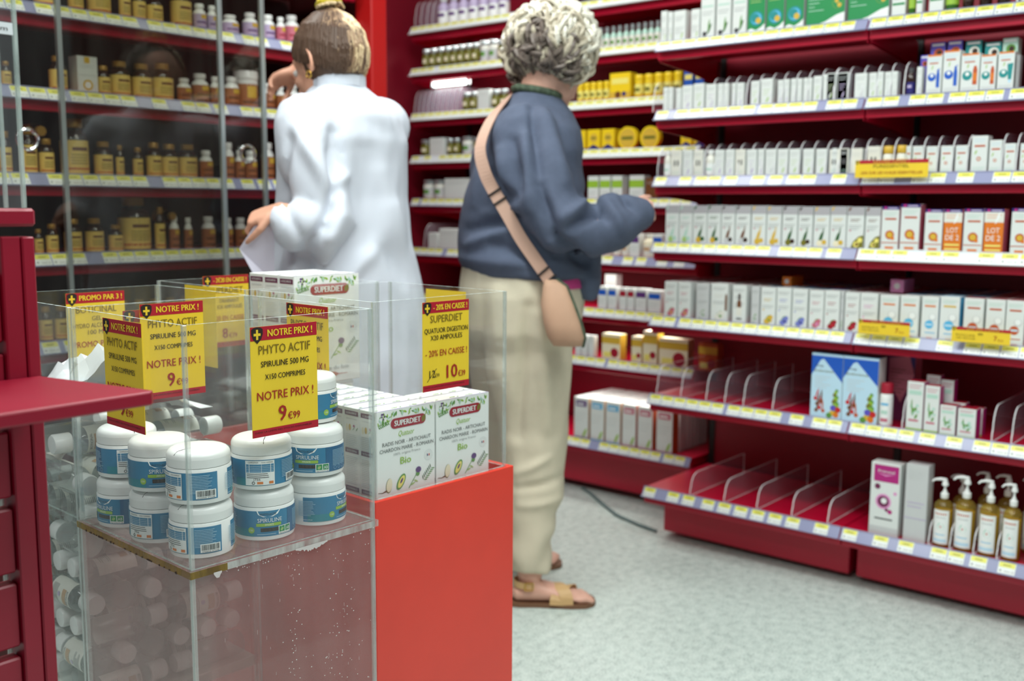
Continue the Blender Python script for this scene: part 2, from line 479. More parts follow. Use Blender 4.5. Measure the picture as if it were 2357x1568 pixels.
def remesh(mb, name, voxel, smooth=6, parent=None, mats=None, fold=None):
    o = mb.build(name)
    md = o.modifiers.new('r', 'REMESH')
    md.mode = 'VOXEL'
    md.voxel_size = voxel
    sm = o.modifiers.new('s', 'SMOOTH')
    sm.iterations = smooth
    sm.factor = 0.5
    dg = bpy.context.evaluated_depsgraph_get()
    me = bpy.data.meshes.new_from_object(o.evaluated_get(dg))
    old = o.data
    o.modifiers.clear()
    o.data = me
    bpy.data.meshes.remove(old)
    me.name = name
    if mats:
        me.materials.clear()
        for mt in mats: me.materials.append(mt)
    me.polygons.foreach_set('use_smooth', [True] * len(me.polygons))
    if fold:
        ns = [v.normal.copy() for v in me.vertices]
        for v, nn in zip(me.vertices, ns):
            v.co += nn * fold(v.co)
    me.update()
    if parent: o.parent = parent
    return o
DATA = {
 'A1': [('plain',1.832,0.022,0.102,0),('plain',1.808,0.017,0.097,0),('plain',1.773,0.043,0.097,0),('plain',1.716,0.03,0.095,0),('leaf',1.672,0.048,0.16,0),('leaf',1.616,0.049,0.16,0),('leaf',1.561,0.047,0.16,0),('green',1.504,0.056,0.165,0),('green',1.442,0.056,0.165,0),('green',1.38,0.057,0.165,0),('greenwide',1.285,0.116,0.15,0),('greenwide',1.158,0.117,0.15,0),('bluedrop',1.072,0.038,0.125,0),('greenbottle',1.037,0.018,0.1,0),('bluedrop',1.015,0.016,0.12,0),('bluedrop',0.97,0.037,0.125,0),('greenbottle',0.932,0.033,0.09,0),('darkbottle',0.89,0.028,0.085,0),('darkbottle',0.846,0.032,0.09,0),('darkbottle',0.801,0.033,0.09,0),('leaf',0.753,0.028,0.12,0)],
 'A2': [('oil',1.819,0.017,0.078,0),('oil',1.8,0.016,0.077,0),('oil',1.77,0.019,0.073,0),('oilp',1.738,0.037,0.079,0),('oilg',1.696,0.038,0.082,0),('oilp',1.652,0.036,0.077,0),('oil',1.619,0.018,0.077,0),('oil',1.599,0.017,0.076,0),('oilp',1.572,0.013,0.075,0),('oilp',1.55,0.024,0.074,0),('oilg',1.5,0.028,0.076,0),('oilg',1.461,0.038,0.08,0),('oilp',1.416,0.017,0.073,0),('oilp',1.396,0.015,0.074,0),('oil',1.374,0.016,0.074,0),('oil',1.355,0.015,0.073,0),('oil',1.336,0.013,0.073,0),('oil',1.321,0.01,0.072,0),('oilg',1.299,0.025,0.076,0),('oil',1.263,0.037,0.079,0),('oilp',1.223,0.03,0.078,0),('oilg',1.258,0.023,0.081,0),('oilp',1.223,0.032,0.08,0),('oil',1.169,0.035,0.074,0),('oilg',1.134,0.021,0.073,0),('oilg',1.112,0.015,0.074,0),('oil',1.091,0.017,0.072,0),('oil',1.072,0.015,0.072,0),('amberbottle',1.03,0.022,0.078,0),('oilp',1.004,0.014,0.079,0),('spray',0.965,0.04,0.108,0),('spray',0.92,0.043,0.116,0),('amber',0.871,0.047,0.103,0),('amber',0.825,0.039,0.096,0),('tube',0.781,0.04,0.1,0),('grey',0.752,0.009,0.089,0),('indigo',1.009,0.022,0.116,0.05),('indigo',0.974,0.04,0.148,0.05),('indigo',0.929,0.039,0.149,0.05),('tealbox',0.88,0.041,0.144,0.05),('tealbox',0.83,0.041,0.135,0.05),('whitegreen',0.787,0.038,0.142,0.05)],
 'A3': [('clearbottle',1.81,0.025,0.089,0),('creamwin',1.772,0.039,0.089,0),('oilp',1.73,0.034,0.088,0),('creamwin',1.691,0.033,0.087,0),('clearbottle',1.653,0.033,0.086,0),('oilp',1.615,0.032,0.085,0),('oilp',1.578,0.029,0.085,0),('creamwin',1.542,0.033,0.084,0),('oilp',1.503,0.033,0.083,0),('oilp',1.472,0.02,0.083,0),('oil',1.439,0.034,0.082,0),('oilg',1.4,0.033,0.081,0),('oilg',1.362,0.033,0.08,0),('oilg',1.318,0.033,0.079,0),('oilg',1.277,0.032,0.078,0),('oil',1.237,0.016,0.078,0),('creamwin',1.211,0.027,0.077,0),('creamwin',1.238,0.028,0.074,0),('creamwin',1.207,0.025,0.075,0),('cream',1.17,0.032,0.076,0),('creamwin',1.121,0.036,0.08,0),('yellowcap',1.083,0.032,0.08,0),('yellowcap',1.045,0.03,0.081,0),('redsmall',1.022,0.013,0.078,0),('redsmall',0.997,0.027,0.077,0),('redsmall',0.959,0.028,0.075,0),('redsmall',0.919,0.031,0.075,0),('redsmall',0.88,0.03,0.075,0),('redtall',0.834,0.041,0.099,0),('redtall',0.793,0.031,0.086,0),('redtall',0.757,0.028,0.076,0),('redtall',0.72,0.024,0.075,0)],
 'A4': [('fruit_pale',1.782,0.049,0.125,0),('fruit_pale',1.73,0.047,0.125,0),('fruit_avocado',1.678,0.049,0.126,0),('fruit_avocado',1.627,0.047,0.127,0),('fruit_brown',1.577,0.046,0.126,0),('fruit_brown',1.525,0.05,0.126,0),('fruit_gold',1.471,0.048,0.126,0),('fruit_gold',1.42,0.047,0.125,0),('fruit_olive',1.368,0.048,0.125,0),('fruit_olive',1.318,0.045,0.124,0),('fruit_cream',1.267,0.048,0.124,0),('fruit_cream',1.216,0.048,0.125,0),('fruit_nut',1.164,0.05,0.124,0),('fruit_nut',1.113,0.043,0.123,0),('navyring',1.063,0.049,0.125,0),('navyring',1.007,0.053,0.132,0),('navyring',0.942,0.048,0.118,0),('lot',0.891,0.048,0.118,0),('navyring',0.837,0.05,0.12,0),('lot',0.785,0.049,0.12,0),('navyring',0.719,0.045,0.122,0)],
 'A5': [('fl_mango',1.78,0.046,0.12,0),('fl_mango',1.728,0.046,0.121,0),('fl_grey',1.66,0.046,0.12,0),('fl_plant',1.599,0.06,0.123,0),('fl_dropper',1.528,0.047,0.121,0),('fl_grey',1.473,0.027,0.12,0),('fl_yellow',1.429,0.049,0.119,0),('fl_blue',1.377,0.047,0.121,0),('fl_blue',1.325,0.048,0.12,0),('fl_pink',1.272,0.045,0.119,0),('fl_red',1.223,0.046,0.121,0),('fl_grey',1.192,0.009,0.121,0),('fl_red',1.162,0.043,0.119,0),('fl_pink2',1.112,0.051,0.12,0),('sky',1.053,0.053,0.118,0),('sky',0.995,0.052,0.12,0),('sky',0.938,0.046,0.121,0),('skylight',0.885,0.052,0.124,0),('reddisc',0.822,0.051,0.124,0),('reddisc',0.766,0.048,0.124,0),('reddisc',0.716,0.046,0.124,0)],
 'A5b': [('bk_red',1.783,0.046,0.12,0.052),('bk_red',1.731,0.046,0.121,0.052),('bk_red',1.663,0.046,0.12,0.052),('bk_red',1.602,0.06,0.123,0.052),('bk_red',1.531,0.047,0.121,0.052),('bk_red',1.476,0.027,0.12,0.052),('bk_sky',1.432,0.049,0.119,0.052),('bk_sky',1.38,0.047,0.121,0.052),('bk_sky',1.328,0.048,0.12,0.052),('bk_sky',1.275,0.045,0.119,0.052),('bk_violet',1.226,0.046,0.121,0.052),('bk_red',1.195,0.009,0.121,0.052),('bk_red',1.165,0.043,0.119,0.052),('bk_red',1.115,0.051,0.12,0.052),('bk_red',1.056,0.053,0.118,0.052),('bk_sky',0.998,0.052,0.12,0.052),('bk_sky',0.941,0.046,0.121,0.052),('bk_sky',0.888,0.052,0.124,0.052),('bk_sky',0.825,0.051,0.124,0.052),('bk_red',0.769,0.048,0.124,0.052),('bk_red',0.719,0.046,0.124,0.052),('bk_red',1.783,0.046,0.12,0.104),('bk_red',1.731,0.046,0.121,0.104),('bk_red',1.663,0.046,0.12,0.104),('bk_red',1.602,0.06,0.123,0.104),('bk_white',1.531,0.047,0.121,0.104),('bk_white',1.476,0.027,0.12,0.104),('bk_orange',1.432,0.049,0.119,0.104),('bk_orange',1.38,0.047,0.121,0.104),('bk_violet',1.328,0.048,0.12,0.104),('bk_violet',1.275,0.045,0.119,0.104),('bk_navy',1.226,0.046,0.121,0.104),('bk_rose',1.195,0.009,0.121,0.104),('bk_rose',1.165,0.043,0.119,0.104),('bk_rose',1.115,0.051,0.12,0.104),('bk_rose',1.056,0.053,0.118,0.104),('bk_navy',0.998,0.052,0.12,0.104),('bk_navy',0.941,0.046,0.121,0.104),('bk_navy',0.888,0.052,0.124,0.104),('bk_navy',0.825,0.051,0.124,0.104),('bk_red',0.769,0.048,0.124,0.104),('bk_red',0.719,0.046,0.124,0.104),('bk_red',1.783,0.046,0.12,0.156),('bk_red',1.731,0.046,0.121,0.156),('bk_red',1.663,0.046,0.12,0.156),('bk_red',1.602,0.06,0.123,0.156),('bk_red',1.531,0.047,0.121,0.156),('bk_red',1.476,0.027,0.12,0.156),('bk_sky',1.432,0.049,0.119,0.156),('bk_sky',1.38,0.047,0.121,0.156),('bk_orange',1.328,0.048,0.12,0.156),('bk_orange',1.275,0.045,0.119,0.156),('bk_violet',1.226,0.046,0.121,0.156),('bk_red',1.195,0.009,0.121,0.156),('bk_red',1.165,0.043,0.119,0.156),('bk_red',1.115,0.051,0.12,0.156),('bk_red',1.056,0.053,0.118,0.156),('bk_sky',0.998,0.052,0.12,0.156),('bk_sky',0.941,0.046,0.121,0.156),('bk_sky',0.888,0.052,0.124,0.156),('bk_sky',0.825,0.051,0.124,0.156),('bk_red',0.769,0.048,0.124,0.156),('bk_red',0.719,0.046,0.124,0.156),('bk_red',1.783,0.046,0.12,0.208),('bk_red',1.731,0.046,0.121,0.208),('bk_red',1.663,0.046,0.12,0.208),('bk_red',1.602,0.06,0.123,0.208),('bk_white',1.531,0.047,0.121,0.208),('bk_white',1.476,0.027,0.12,0.208),('bk_orange',1.432,0.049,0.119,0.208),('bk_orange',1.38,0.047,0.121,0.208),('bk_teal',1.328,0.048,0.12,0.208),('bk_teal',1.275,0.045,0.119,0.208),('bk_navy',1.226,0.046,0.121,0.208),('bk_rose',1.195,0.009,0.121,0.208),('bk_rose',1.165,0.043,0.119,0.208),('bk_rose',1.115,0.051,0.12,0.208),('bk_rose',1.056,0.053,0.118,0.208),('bk_navy',0.998,0.052,0.12,0.208),('bk_navy',0.941,0.046,0.121,0.208),('bk_navy',0.888,0.052,0.124,0.208),('bk_navy',0.825,0.051,0.124,0.208),('bk_red',0.769,0.048,0.124,0.208),('bk_red',0.719,0.046,0.124,0.208),('bk_red',1.783,0.046,0.12,0.26),('bk_red',1.731,0.046,0.121,0.26),('bk_red',1.663,0.046,0.12,0.26),('bk_red',1.602,0.06,0.123,0.26),('bk_red',1.531,0.047,0.121,0.26),('bk_red',1.476,0.027,0.12,0.26),('bk_sky',1.432,0.049,0.119,0.26),('bk_sky',1.38,0.047,0.121,0.26),('bk_sky',1.328,0.048,0.12,0.26),('bk_sky',1.275,0.045,0.119,0.26),('bk_violet',1.226,0.046,0.121,0.26),('bk_red',1.195,0.009,0.121,0.26),('bk_red',1.165,0.043,0.119,0.26),('bk_red',1.115,0.051,0.12,0.26),('bk_red',1.056,0.053,0.118,0.26),('bk_sky',0.998,0.052,0.12,0.26),('bk_sky',0.941,0.046,0.121,0.26),('bk_sky',0.888,0.052,0.124,0.26),('bk_sky',0.825,0.051,0.124,0.26),('bk_red',0.769,0.048,0.124,0.26),('bk_red',0.719,0.046,0.124,0.26),('bk_red',1.783,0.046,0.12,0.312),('bk_red',1.731,0.046,0.121,0.312),('bk_red',1.663,0.046,0.12,0.312),('bk_red',1.602,0.06,0.123,0.312),('bk_white',1.531,0.047,0.121,0.312),('bk_white',1.476,0.027,0.12,0.312),('bk_orange',1.432,0.049,0.119,0.312),('bk_orange',1.38,0.047,0.121,0.312),('bk_violet',1.328,0.048,0.12,0.312),('bk_violet',1.275,0.045,0.119,0.312),('bk_navy',1.226,0.046,0.121,0.312),('bk_rose',1.195,0.009,0.121,0.312),('bk_rose',1.165,0.043,0.119,0.312),('bk_rose',1.115,0.051,0.12,0.312),('bk_rose',1.056,0.053,0.118,0.312),('bk_navy',0.998,0.052,0.12,0.312),('bk_navy',0.941,0.046,0.121,0.312),('bk_navy',0.888,0.052,0.124,0.312),('bk_navy',0.825,0.051,0.124,0.312),('bk_red',0.769,0.048,0.124,0.312),('bk_red',0.719,0.046,0.124,0.312)],
 'A6': [('diamond',1.229,0.097,0.198,0),('diamond',1.126,0.105,0.198,0),('redcap',1.052,0.036,0.128,0),('arnica',0.965,0.046,0.144,0),('arnica',0.918,0.04,0.137,0),('arnica',0.873,0.043,0.087,0),('arnica',0.822,0.048,0.084,0),('diamondback',1.052,0.086,0.198,0.12),('arnica',0.936,0.038,0.159,0.06),('arnica',0.897,0.036,0.149,0.06),('arnica',0.863,0.037,0.087,0.06),('arnica',0.814,0.033,0.078,0.06)],
 'A7': [('magenta',1.031,0.085,0.217,0),('silver',0.942,0.063,0.227,0),('pump',0.871,0.052,0.2,0),('pump',0.812,0.055,0.216,0),('pump',0.748,0.052,0.217,0),('pump',0.689,0.048,0.218,0),('pump',0.628,0.047,0.217,0),('pump',0.851,0.05,0.194,0.1),('pump',0.784,0.045,0.215,0.1),('pump',0.729,0.05,0.216,0.1),('pump',0.663,0.043,0.221,0.1)],
 'dA2': [1.864, 1.647, 1.605, 1.568, 1.527, 1.487, 1.446, 1.407, 1.367, 1.328, 1.287, 1.245, 1.248, 1.205, 1.162, 1.121, 1.082, 1.044],
 'dA3': [1.841, 1.756, 1.709, 1.668, 1.63, 1.59, 1.547, 1.506, 1.466, 1.427, 1.386, 1.346, 1.304, 1.262, 1.222, 1.224, 1.187, 1.144, 1.101, 1.063, 1.02, 0.982, 0.943, 0.903, 0.864, 0.775, 0.74],
 'dA6': [1.822, 1.728, 1.633, 1.565, 1.499, 1.398, 0.996, 0.753, 0.703],
 'dA7': [1.671, 1.545, 1.429, 1.311, 1.195, 0.897, 0.839, 0.776, 0.715],
 'B1': [('lavbottle',3.149,0.051,0.115,0),('lavbottle',3.089,0.05,0.115,0),('lavbottle',3.031,0.049,0.115,0),('lavbottle',2.973,0.048,0.115,0),('lavbottle',2.917,0.047,0.115,0),('lavbottle',2.861,0.046,0.115,0),('lavbottle',2.807,0.046,0.115,0)],
 'B2': [('spice',3.247,0.036,0.085,0),('spice',3.204,0.036,0.085,0),('spice',3.161,0.035,0.085,0),('spice',3.119,0.035,0.085,0),('spice',3.078,0.034,0.085,0),('spice',3.037,0.034,0.085,0),('spice',2.996,0.033,0.085,0),('spice',2.956,0.033,0.085,0),('whitejar',2.908,0.04,0.09,0),('whitejar',2.86,0.04,0.09,0),('spice',2.814,0.027,0.085,0),('spice',2.782,0.027,0.085,0),('silverbottle',2.315,0.024,0.08,0),('silverbottle',2.286,0.023,0.08,0),('silverbottle',2.257,0.023,0.08,0),('silverbottle',2.229,0.023,0.08,0),('silverbottle',2.2,0.023,0.08,0),('silverbottle',2.172,0.022,0.08,0),('silverbottle',2.145,0.022,0.08,0),('silverbottle',2.117,0.022,0.08,0),('silverbottle',2.09,0.022,0.08,0),('silverbottle',2.063,0.022,0.08,0),('silverbottle',2.036,0.021,0.08,0)],
 'B3': [('spice',3.009,0.037,0.08,0),('spice',2.965,0.036,0.08,0),('whitecarton',2.901,0.063,0.085,0),('spice',2.844,0.038,0.08,0),('spice',2.799,0.037,0.08,0),('yellowjar',2.407,0.025,0.075,0),('yellowjar',2.376,0.025,0.075,0),('yellowjar',2.345,0.025,0.075,0),('yellowjar',2.315,0.025,0.075,0),('yellowjar',2.284,0.024,0.075,0),('yellowbox',2.217,0.092,0.1,0),('yellowjar',2.141,0.036,0.088,0),('yellowjar',2.098,0.035,0.088,0),('yellowjar',2.056,0.035,0.088,0),('yellowjar',2.015,0.034,0.088,0),('yellowjar',1.974,0.034,0.088,0),('bluebox',1.924,0.037,0.09,0),('bluebox',1.88,0.036,0.09,0)],
 'B4': [('spice',3.256,0.05,0.075,0),('whitecarton',3.17,0.088,0.08,0),('spice',3.101,0.032,0.075,0),('spice',3.062,0.032,0.075,0),('whitejar',3.006,0.053,0.08,0),('spice',2.943,0.059,0.075,0),('yellowblue',2.403,0.059,0.08,0),('yellowblue',2.334,0.058,0.08,0),('yellowblue',2.267,0.057,0.08,0),('tin',2.18,0.085,0.068,0),('tin',2.082,0.083,0.068,0),('yellowblue',1.927,0.045,0.07,0),('yellowblue',1.874,0.044,0.07,0)],
 'B5': [('whitejar',3.241,0.057,0.085,0),('whitejar',3.174,0.056,0.085,0),('whitecarton',3.055,0.141,0.09,0),('greenband',2.333,0.048,0.09,0),('greenband',2.277,0.047,0.09,0),('greenband',2.222,0.046,0.09,0),('greenband',2.134,0.064,0.09,0),('brownbox',2.069,0.051,0.08,0)],
 'B6': [('whitecarton',3.198,0.054,0.07,0),('whitecarton',3.099,0.118,0.09,0),('creambottle',2.267,0.034,0.085,0),('creambottle',2.226,0.034,0.085,0),('creambottle',2.185,0.033,0.085,0),('purplelabel',2.138,0.041,0.09,0),('creambottle',2.085,0.044,0.09,0),('bluelabel',2.037,0.041,0.09,0)],
 'B7': [('bluelabel',2.281,0.039,0.088,0),('bluelabel',2.235,0.038,0.088,0),('redlabel',2.186,0.03,0.088,0),('redlabel',2.15,0.03,0.088,0),('purplelabel',2.104,0.047,0.088,0),('bluelabel',2.044,0.055,0.085,0),('whitecarton',2.299,0.052,0.13,0.08)],
 'B8': [('whitecarton',2.395,0.027,0.085,0),('whitecarton',2.363,0.027,0.085,0),('whitecarton',2.33,0.026,0.085,0),('honeybox',2.236,0.084,0.1,0),('honeybox',2.118,0.045,0.1,0),('honeybox',2.058,0.062,0.125,0),('honeybag',1.957,0.123,0.105,0),('brownbag',1.812,0.076,0.1,0)],
 'B9': [('purpletop',2.373,0.069,0.165,0),('bluetop',2.295,0.065,0.165,0),('bluetop',2.22,0.068,0.165,0),('pinktop',2.145,0.062,0.165,0),('pinktop',2.072,0.065,0.165,0),('pinktop',1.986,0.069,0.165,0),('whitecarton',2.373,0.069,0.165,0.055),('whitecarton',2.295,0.065,0.165,0.055),('whitecarton',2.22,0.068,0.165,0.055),('whitecarton',2.145,0.062,0.165,0.055),('whitecarton',2.072,0.065,0.165,0.055),('whitecarton',1.986,0.069,0.165,0.055),('whitecarton',2.373,0.069,0.165,0.11),('whitecarton',2.295,0.065,0.165,0.11),('whitecarton',2.22,0.068,0.165,0.11),('whitecarton',2.145,0.062,0.165,0.11),('whitecarton',2.072,0.065,0.165,0.11),('whitecarton',1.986,0.069,0.165,0.11),('whitecarton',2.373,0.069,0.165,0.165),('whitecarton',2.295,0.065,0.165,0.165),('whitecarton',2.22,0.068,0.165,0.165),('whitecarton',2.145,0.062,0.165,0.165),('whitecarton',2.072,0.065,0.165,0.165),('whitecarton',1.986,0.069,0.165,0.165),('whitecarton',2.373,0.069,0.165,0.22),('whitecarton',2.295,0.065,0.165,0.22),('whitecarton',2.22,0.068,0.165,0.22),('whitecarton',2.145,0.062,0.165,0.22),('whitecarton',2.072,0.065,0.165,0.22),('whitecarton',1.986,0.069,0.165,0.22)],
 'dB1': [3.294, 3.259, 3.222, 3.188],
 'dB3': [3.3, 3.273, 3.246, 3.217, 3.188, 3.159, 3.13, 3.102, 3.074, 3.046],
 'dB6': [3.245],
 'ZC': [1.646, 1.437, 1.225, 1.017],
 'C1': [('gold',1.222,0.032,0.1,0),('gold',1.325,0.056,0.1,0),('gold',1.401,0.038,0.1,0),('gold',1.471,0.061,0.12,0),('gold',1.538,0.03,0.095,0),('gold',1.582,0.036,0.09,0),('gold',1.631,0.046,0.085,0),('gold',1.72,0.058,0.125,0),('purple',1.774,0.038,0.079,0),('purple',1.813,0.029,0.079,0),('purple',1.882,0.051,0.063,0),('purple',1.952,0.046,0.079,0),('purple',2.017,0.041,0.082,0),('pinkb',2.06,0.029,0.081,0),('pinkb',2.11,0.048,0.094,0),('gold',2.177,0.051,0.09,0),('gold',2.244,0.047,0.09,0),('brownb',2.305,0.037,0.09,0),('tub',2.344,0.032,0.11,0)],
 'C2': [('gold',1.206,0.024,0.064,0),('gold',1.345,0.044,0.093,0),('circlebox',1.415,0.056,0.099,0),('gold',1.468,0.037,0.081,0),('gold',1.521,0.056,0.099,0),('gold',1.586,0.055,0.099,0),('gold',1.652,0.06,0.107,0),('brownb',1.716,0.041,0.072,0),('brownb',1.772,0.051,0.091,0),('brownb',1.815,0.028,0.086,0),('brownb',1.879,0.047,0.092,0),('tub',1.941,0.072,0.115,0),('brownb',2.012,0.04,0.085,0),('brownb',2.054,0.029,0.081,0),('brownb',2.105,0.048,0.09,0),('brownb',2.167,0.04,0.091,0),('brownb',2.231,0.042,0.08,0),('brownb',2.298,0.043,0.08,0),('brownb',2.342,0.03,0.1,0)],
 'C3': [('gold',1.194,0.03,0.106,0),('gold',1.255,0.042,0.12,0),('gold',1.301,0.037,0.093,0),('gold',1.386,0.071,0.15,0),('gold',1.461,0.048,0.094,0),('gold',1.502,0.021,0.086,0),('gold',1.557,0.027,0.082,0),('gold',1.611,0.042,0.099,0),('gold',1.662,0.049,0.097,0),('gold',1.723,0.055,0.099,0),('brownb',1.78,0.039,0.084,0),('brownb',1.857,0.033,0.111,0),('brownb',1.895,0.029,0.09,0),('brownb',1.938,0.039,0.091,0),('brownb',2.003,0.04,0.118,0),('brownb',2.055,0.034,0.109,0)],
 'C4': [('gold',1.265,0.022,0.065,0),('gold',1.303,0.03,0.078,0),('gold',1.364,0.044,0.091,0),('gold',1.425,0.048,0.092,0),('gold',1.484,0.038,0.074,0),('gold',1.555,0.088,0.15,0),('gold',1.618,0.028,0.123,0),('brownb',1.663,0.028,0.097,0),('brownb',1.708,0.024,0.093,0),('brownb',1.781,0.04,0.096,0),('brownb',1.847,0.026,0.092,0),('brownb',1.894,0.036,0.092,0)],
 'C5': [('gold',1.275,0.033,0.09,0),('gold',1.317,0.034,0.09,0),('gold',1.361,0.035,0.09,0),('gold',1.405,0.035,0.09,0),('gold',1.451,0.036,0.09,0),('gold',1.497,0.037,0.09,0),('gold',1.545,0.038,0.09,0),('gold',1.594,0.039,0.09,0),('gold',1.645,0.041,0.09,0),('gold',1.696,0.042,0.09,0),('gold',1.75,0.043,0.09,0),('gold',1.804,0.044,0.09,0),('gold',1.86,0.045,0.09,0)],
}
# ---------------------------------------------------------------- materials
mat('red_paint', (182, 6, 46), rough=0.34, noise_amt=0.05, noise_scale=6)
mat('red_gloss', (228, 62, 46), rough=0.3, noise_amt=0.03, noise_scale=14)
mat('red_wood', (140, 5, 38), rough=0.42, noise_amt=0.07, noise_scale=8, bump=0.08, bump_scale=40)
mat('maroon', (134, 4, 34), rough=0.45, noise_amt=0.05, noise_scale=4)
mat('dark_back', (64, 14, 14), rough=0.5)
mat('post_red', (186, 26, 26), rough=0.35)
mat('glue_white', (206, 200, 198), rough=0.7)
mat('slot_black', (18, 16, 16), rough=0.5)
mat('rail_plastic', (150, 154, 186), rough=0.22)
mat('rail_white', (226, 232, 236), rough=0.25)
mat('tag_white', (232, 238, 234), rough=0.35)
mat('tag_yellow', (228, 226, 96), rough=0.35)
mat('aluminium', (190, 200, 200), rough=0.3, metal=0.75)
mat('chrome', (220, 222, 222), rough=0.12, metal=1.0)
mat('carton', (222, 227, 224), rough=0.38)
mat('paper_yellow', (234, 200, 48), rough=0.5, noise_amt=0.03)
mat('sign_red', (176, 24, 44), rough=0.45)
mat('sign_ink', (118, 98, 22), rough=0.5)
mat('sign_black', (26, 20, 18), rough=0.5)
mat('sign_dark_red', (160, 34, 26), rough=0.5)
mat('shield_dark', (40, 30, 24), rough=0.5)
mat('carton_bright', (242, 245, 243), rough=0.35)
mat('plastic_white', (238, 240, 238), rough=0.26)
mat('label_blue', (38, 124, 166), rough=0.3, noise_amt=0.06, noise_scale=30)
mat('label_navy', (26, 96, 140), rough=0.3)
mat('label_teal', (24, 132, 148), rough=0.3)
mat('label_text', (150, 190, 212), rough=0.4)
mat('wall_paint', (120, 6, 30), rough=0.5)
mat('ceiling_paint', (214, 214, 210), rough=0.8)
sheet('acrylic', (0.985, 0.99, 0.988), haze=0.016, streak=0.016, haze_col=(220, 226, 226), refl=0.7)
sheet('acrylic_dirt_reflection', (0.96, 0.94, 0.94), haze=0.115, streak=0.055, haze_col=(214, 168, 166), refl=0.7, rough=0.06, scale=7)  # dirt film, with the red panel's reflection painted in as pink haze
sheet('acrylic_edge', (0.9, 0.93, 0.92), haze=0.42, streak=0.25, haze_col=(214, 226, 222), refl=1.0, rough=0.12, scale=30)
sheet('acrylic_seam', (0.97, 0.98, 0.975), haze=0.14, streak=0.08, haze_col=(228, 234, 232), refl=1.6, base=0.06, rough=0.08, scale=30)
sheet('acrylic_edge_amber', (0.6, 0.5, 0.3), haze=0.5, streak=0.3, haze_col=(150, 124, 66), refl=0.8, rough=0.15, scale=30)
sheet('divider_clear', (0.97, 0.97, 0.98), haze=0.07, haze_col=(215, 205, 220), refl=0.25)
sheet('divider_edge', (0.85, 0.85, 0.88), haze=0.8, haze_col=(240, 240, 242), refl=0.8, rough=0.1)
sheet('cabinet_glass', (0.88, 0.88, 0.86), haze=0.012, streak=0.01, haze_col=(120, 124, 116), refl=0.6, base=0.0, rough=0.02)
sheet('clear_pet', (0.9, 0.93, 0.93), haze=0.12, haze_col=(205, 205, 205), refl=0.8)
sheet('oil_clear', (0.86, 0.76, 0.36), haze=0.2, haze_col=(196, 170, 80), refl=0.8)
mat('amber_glass', (44, 24, 14), rough=0.12, coat=0.5)
mat('green_glass', (60, 110, 40), rough=0.15)

def floor_material():
    m = bpy.data.materials.new('speckled_vinyl')
    m.use_nodes = True
    nt = m.node_tree
    b = nt.nodes['Principled BSDF']
    b.inputs['Roughness'].default_value = 0.42
    tc = nt.nodes.new('ShaderNodeTexCoord')
    n1 = nt.nodes.new('ShaderNodeTexNoise')
    n1.inputs['Scale'].default_value = 190
    n1.inputs['Detail'].default_value = 3
    n2 = nt.nodes.new('ShaderNodeTexNoise')
    n2.inputs['Scale'].default_value = 38
    n2.inputs['Detail'].default_value = 4
    for n in (n1, n2): nt.links.new(tc.outputs['Object'], n.inputs['Vector'])
    ad = nt.nodes.new('ShaderNodeMath')
    ad.operation = 'MULTIPLY_ADD'
    ad.inputs[1].default_value = 0.6
    nt.links.new(n1.outputs[0], ad.inputs[0])
    ml = nt.nodes.new('ShaderNodeMath')
    ml.operation = 'MULTIPLY'
    ml.inputs[1].default_value = 0.4
    nt.links.new(n2.outputs[0], ml.inputs[0])
    nt.links.new(ml.outputs[0], ad.inputs[2])
    cr = nt.nodes.new('ShaderNodeValToRGB')
    cr.color_ramp.elements[0].position = 0.36
    cr.color_ramp.elements[0].color = rgb(160, 174, 170)
    cr.color_ramp.elements[1].position = 0.62
    cr.color_ramp.elements[1].color = rgb(218, 230, 224)
    e = cr.color_ramp.elements.new(0.48)
    e.color = rgb(198, 212, 206)
    nt.links.new(ad.outputs[0], cr.inputs[0])
    nt.links.new(cr.outputs[0], b.inputs['Base Color'])
    MATS['floor'] = m
    return m
floor_material()

# ---------------------------------------------------------------- the setting
def struct(name, mb):
    return tag(mb.build(name), kind='structure')
struct('floor', MB().box(-2.5, 4.6, -2.5, 4.4, -0.06, 0, 'floor'))
struct('ceiling', MB().box(-2.5, 4.6, -2.5, 4.4, 2.85, 2.9, 'ceiling_paint'))
struct('wall_right', MB().box(3.86, 3.96, -2.5, 4.4, 0, 2.85, 'wall_paint'))
struct('wall_back', MB().box(2.46, 3.86, 3.4, 3.5, 0, 2.85, 'wall_paint'))
struct('wall_left', MB().box(0.3, 2.46, 3.12, 3.22, 0, 2.85, 'wall_paint'))

def anchor(mb, name, loc, parent=None):
    return mb.build(name, parent, loc)

# ---------------------------------------------------------------- shelving
ZA = [1.679, 1.460, 1.246, 1.030, 0.784, 0.516, 0.196]
ZB = [1.917, 1.74, 1.547, 1.363, 1.177, .96, .755, .56, .228]
TAGW = 0.044
def tag_mesh():
    mb = MB()
    mb.box(-TAGW / 2, TAGW / 2, -0.0008, 0, 0.001, 0.033, 'tag_white')
    f = Face(mb, lambda u, v, k: (u, -0.0008 - k, v))
    f.rect(-TAGW / 2 + .002, 0.019, TAGW / 2 - .002, 0.0325, 'tag_yellow')
    f.rect(-TAGW / 2 + .012, 0.024, TAGW / 2 - .012, 0.0265, 'olive')
    f.disc(-TAGW / 2 + .007, 0.009, 0.003, 'grey')
    f.rect(-0.006, 0.006, 0.010, 0.010, 'lgrey')
    f.rect(0.013, 0.005, 0.019, 0.011, 'lgrey')
    return mb.mesh('price_tag')
TAG_ME = tag_mesh()
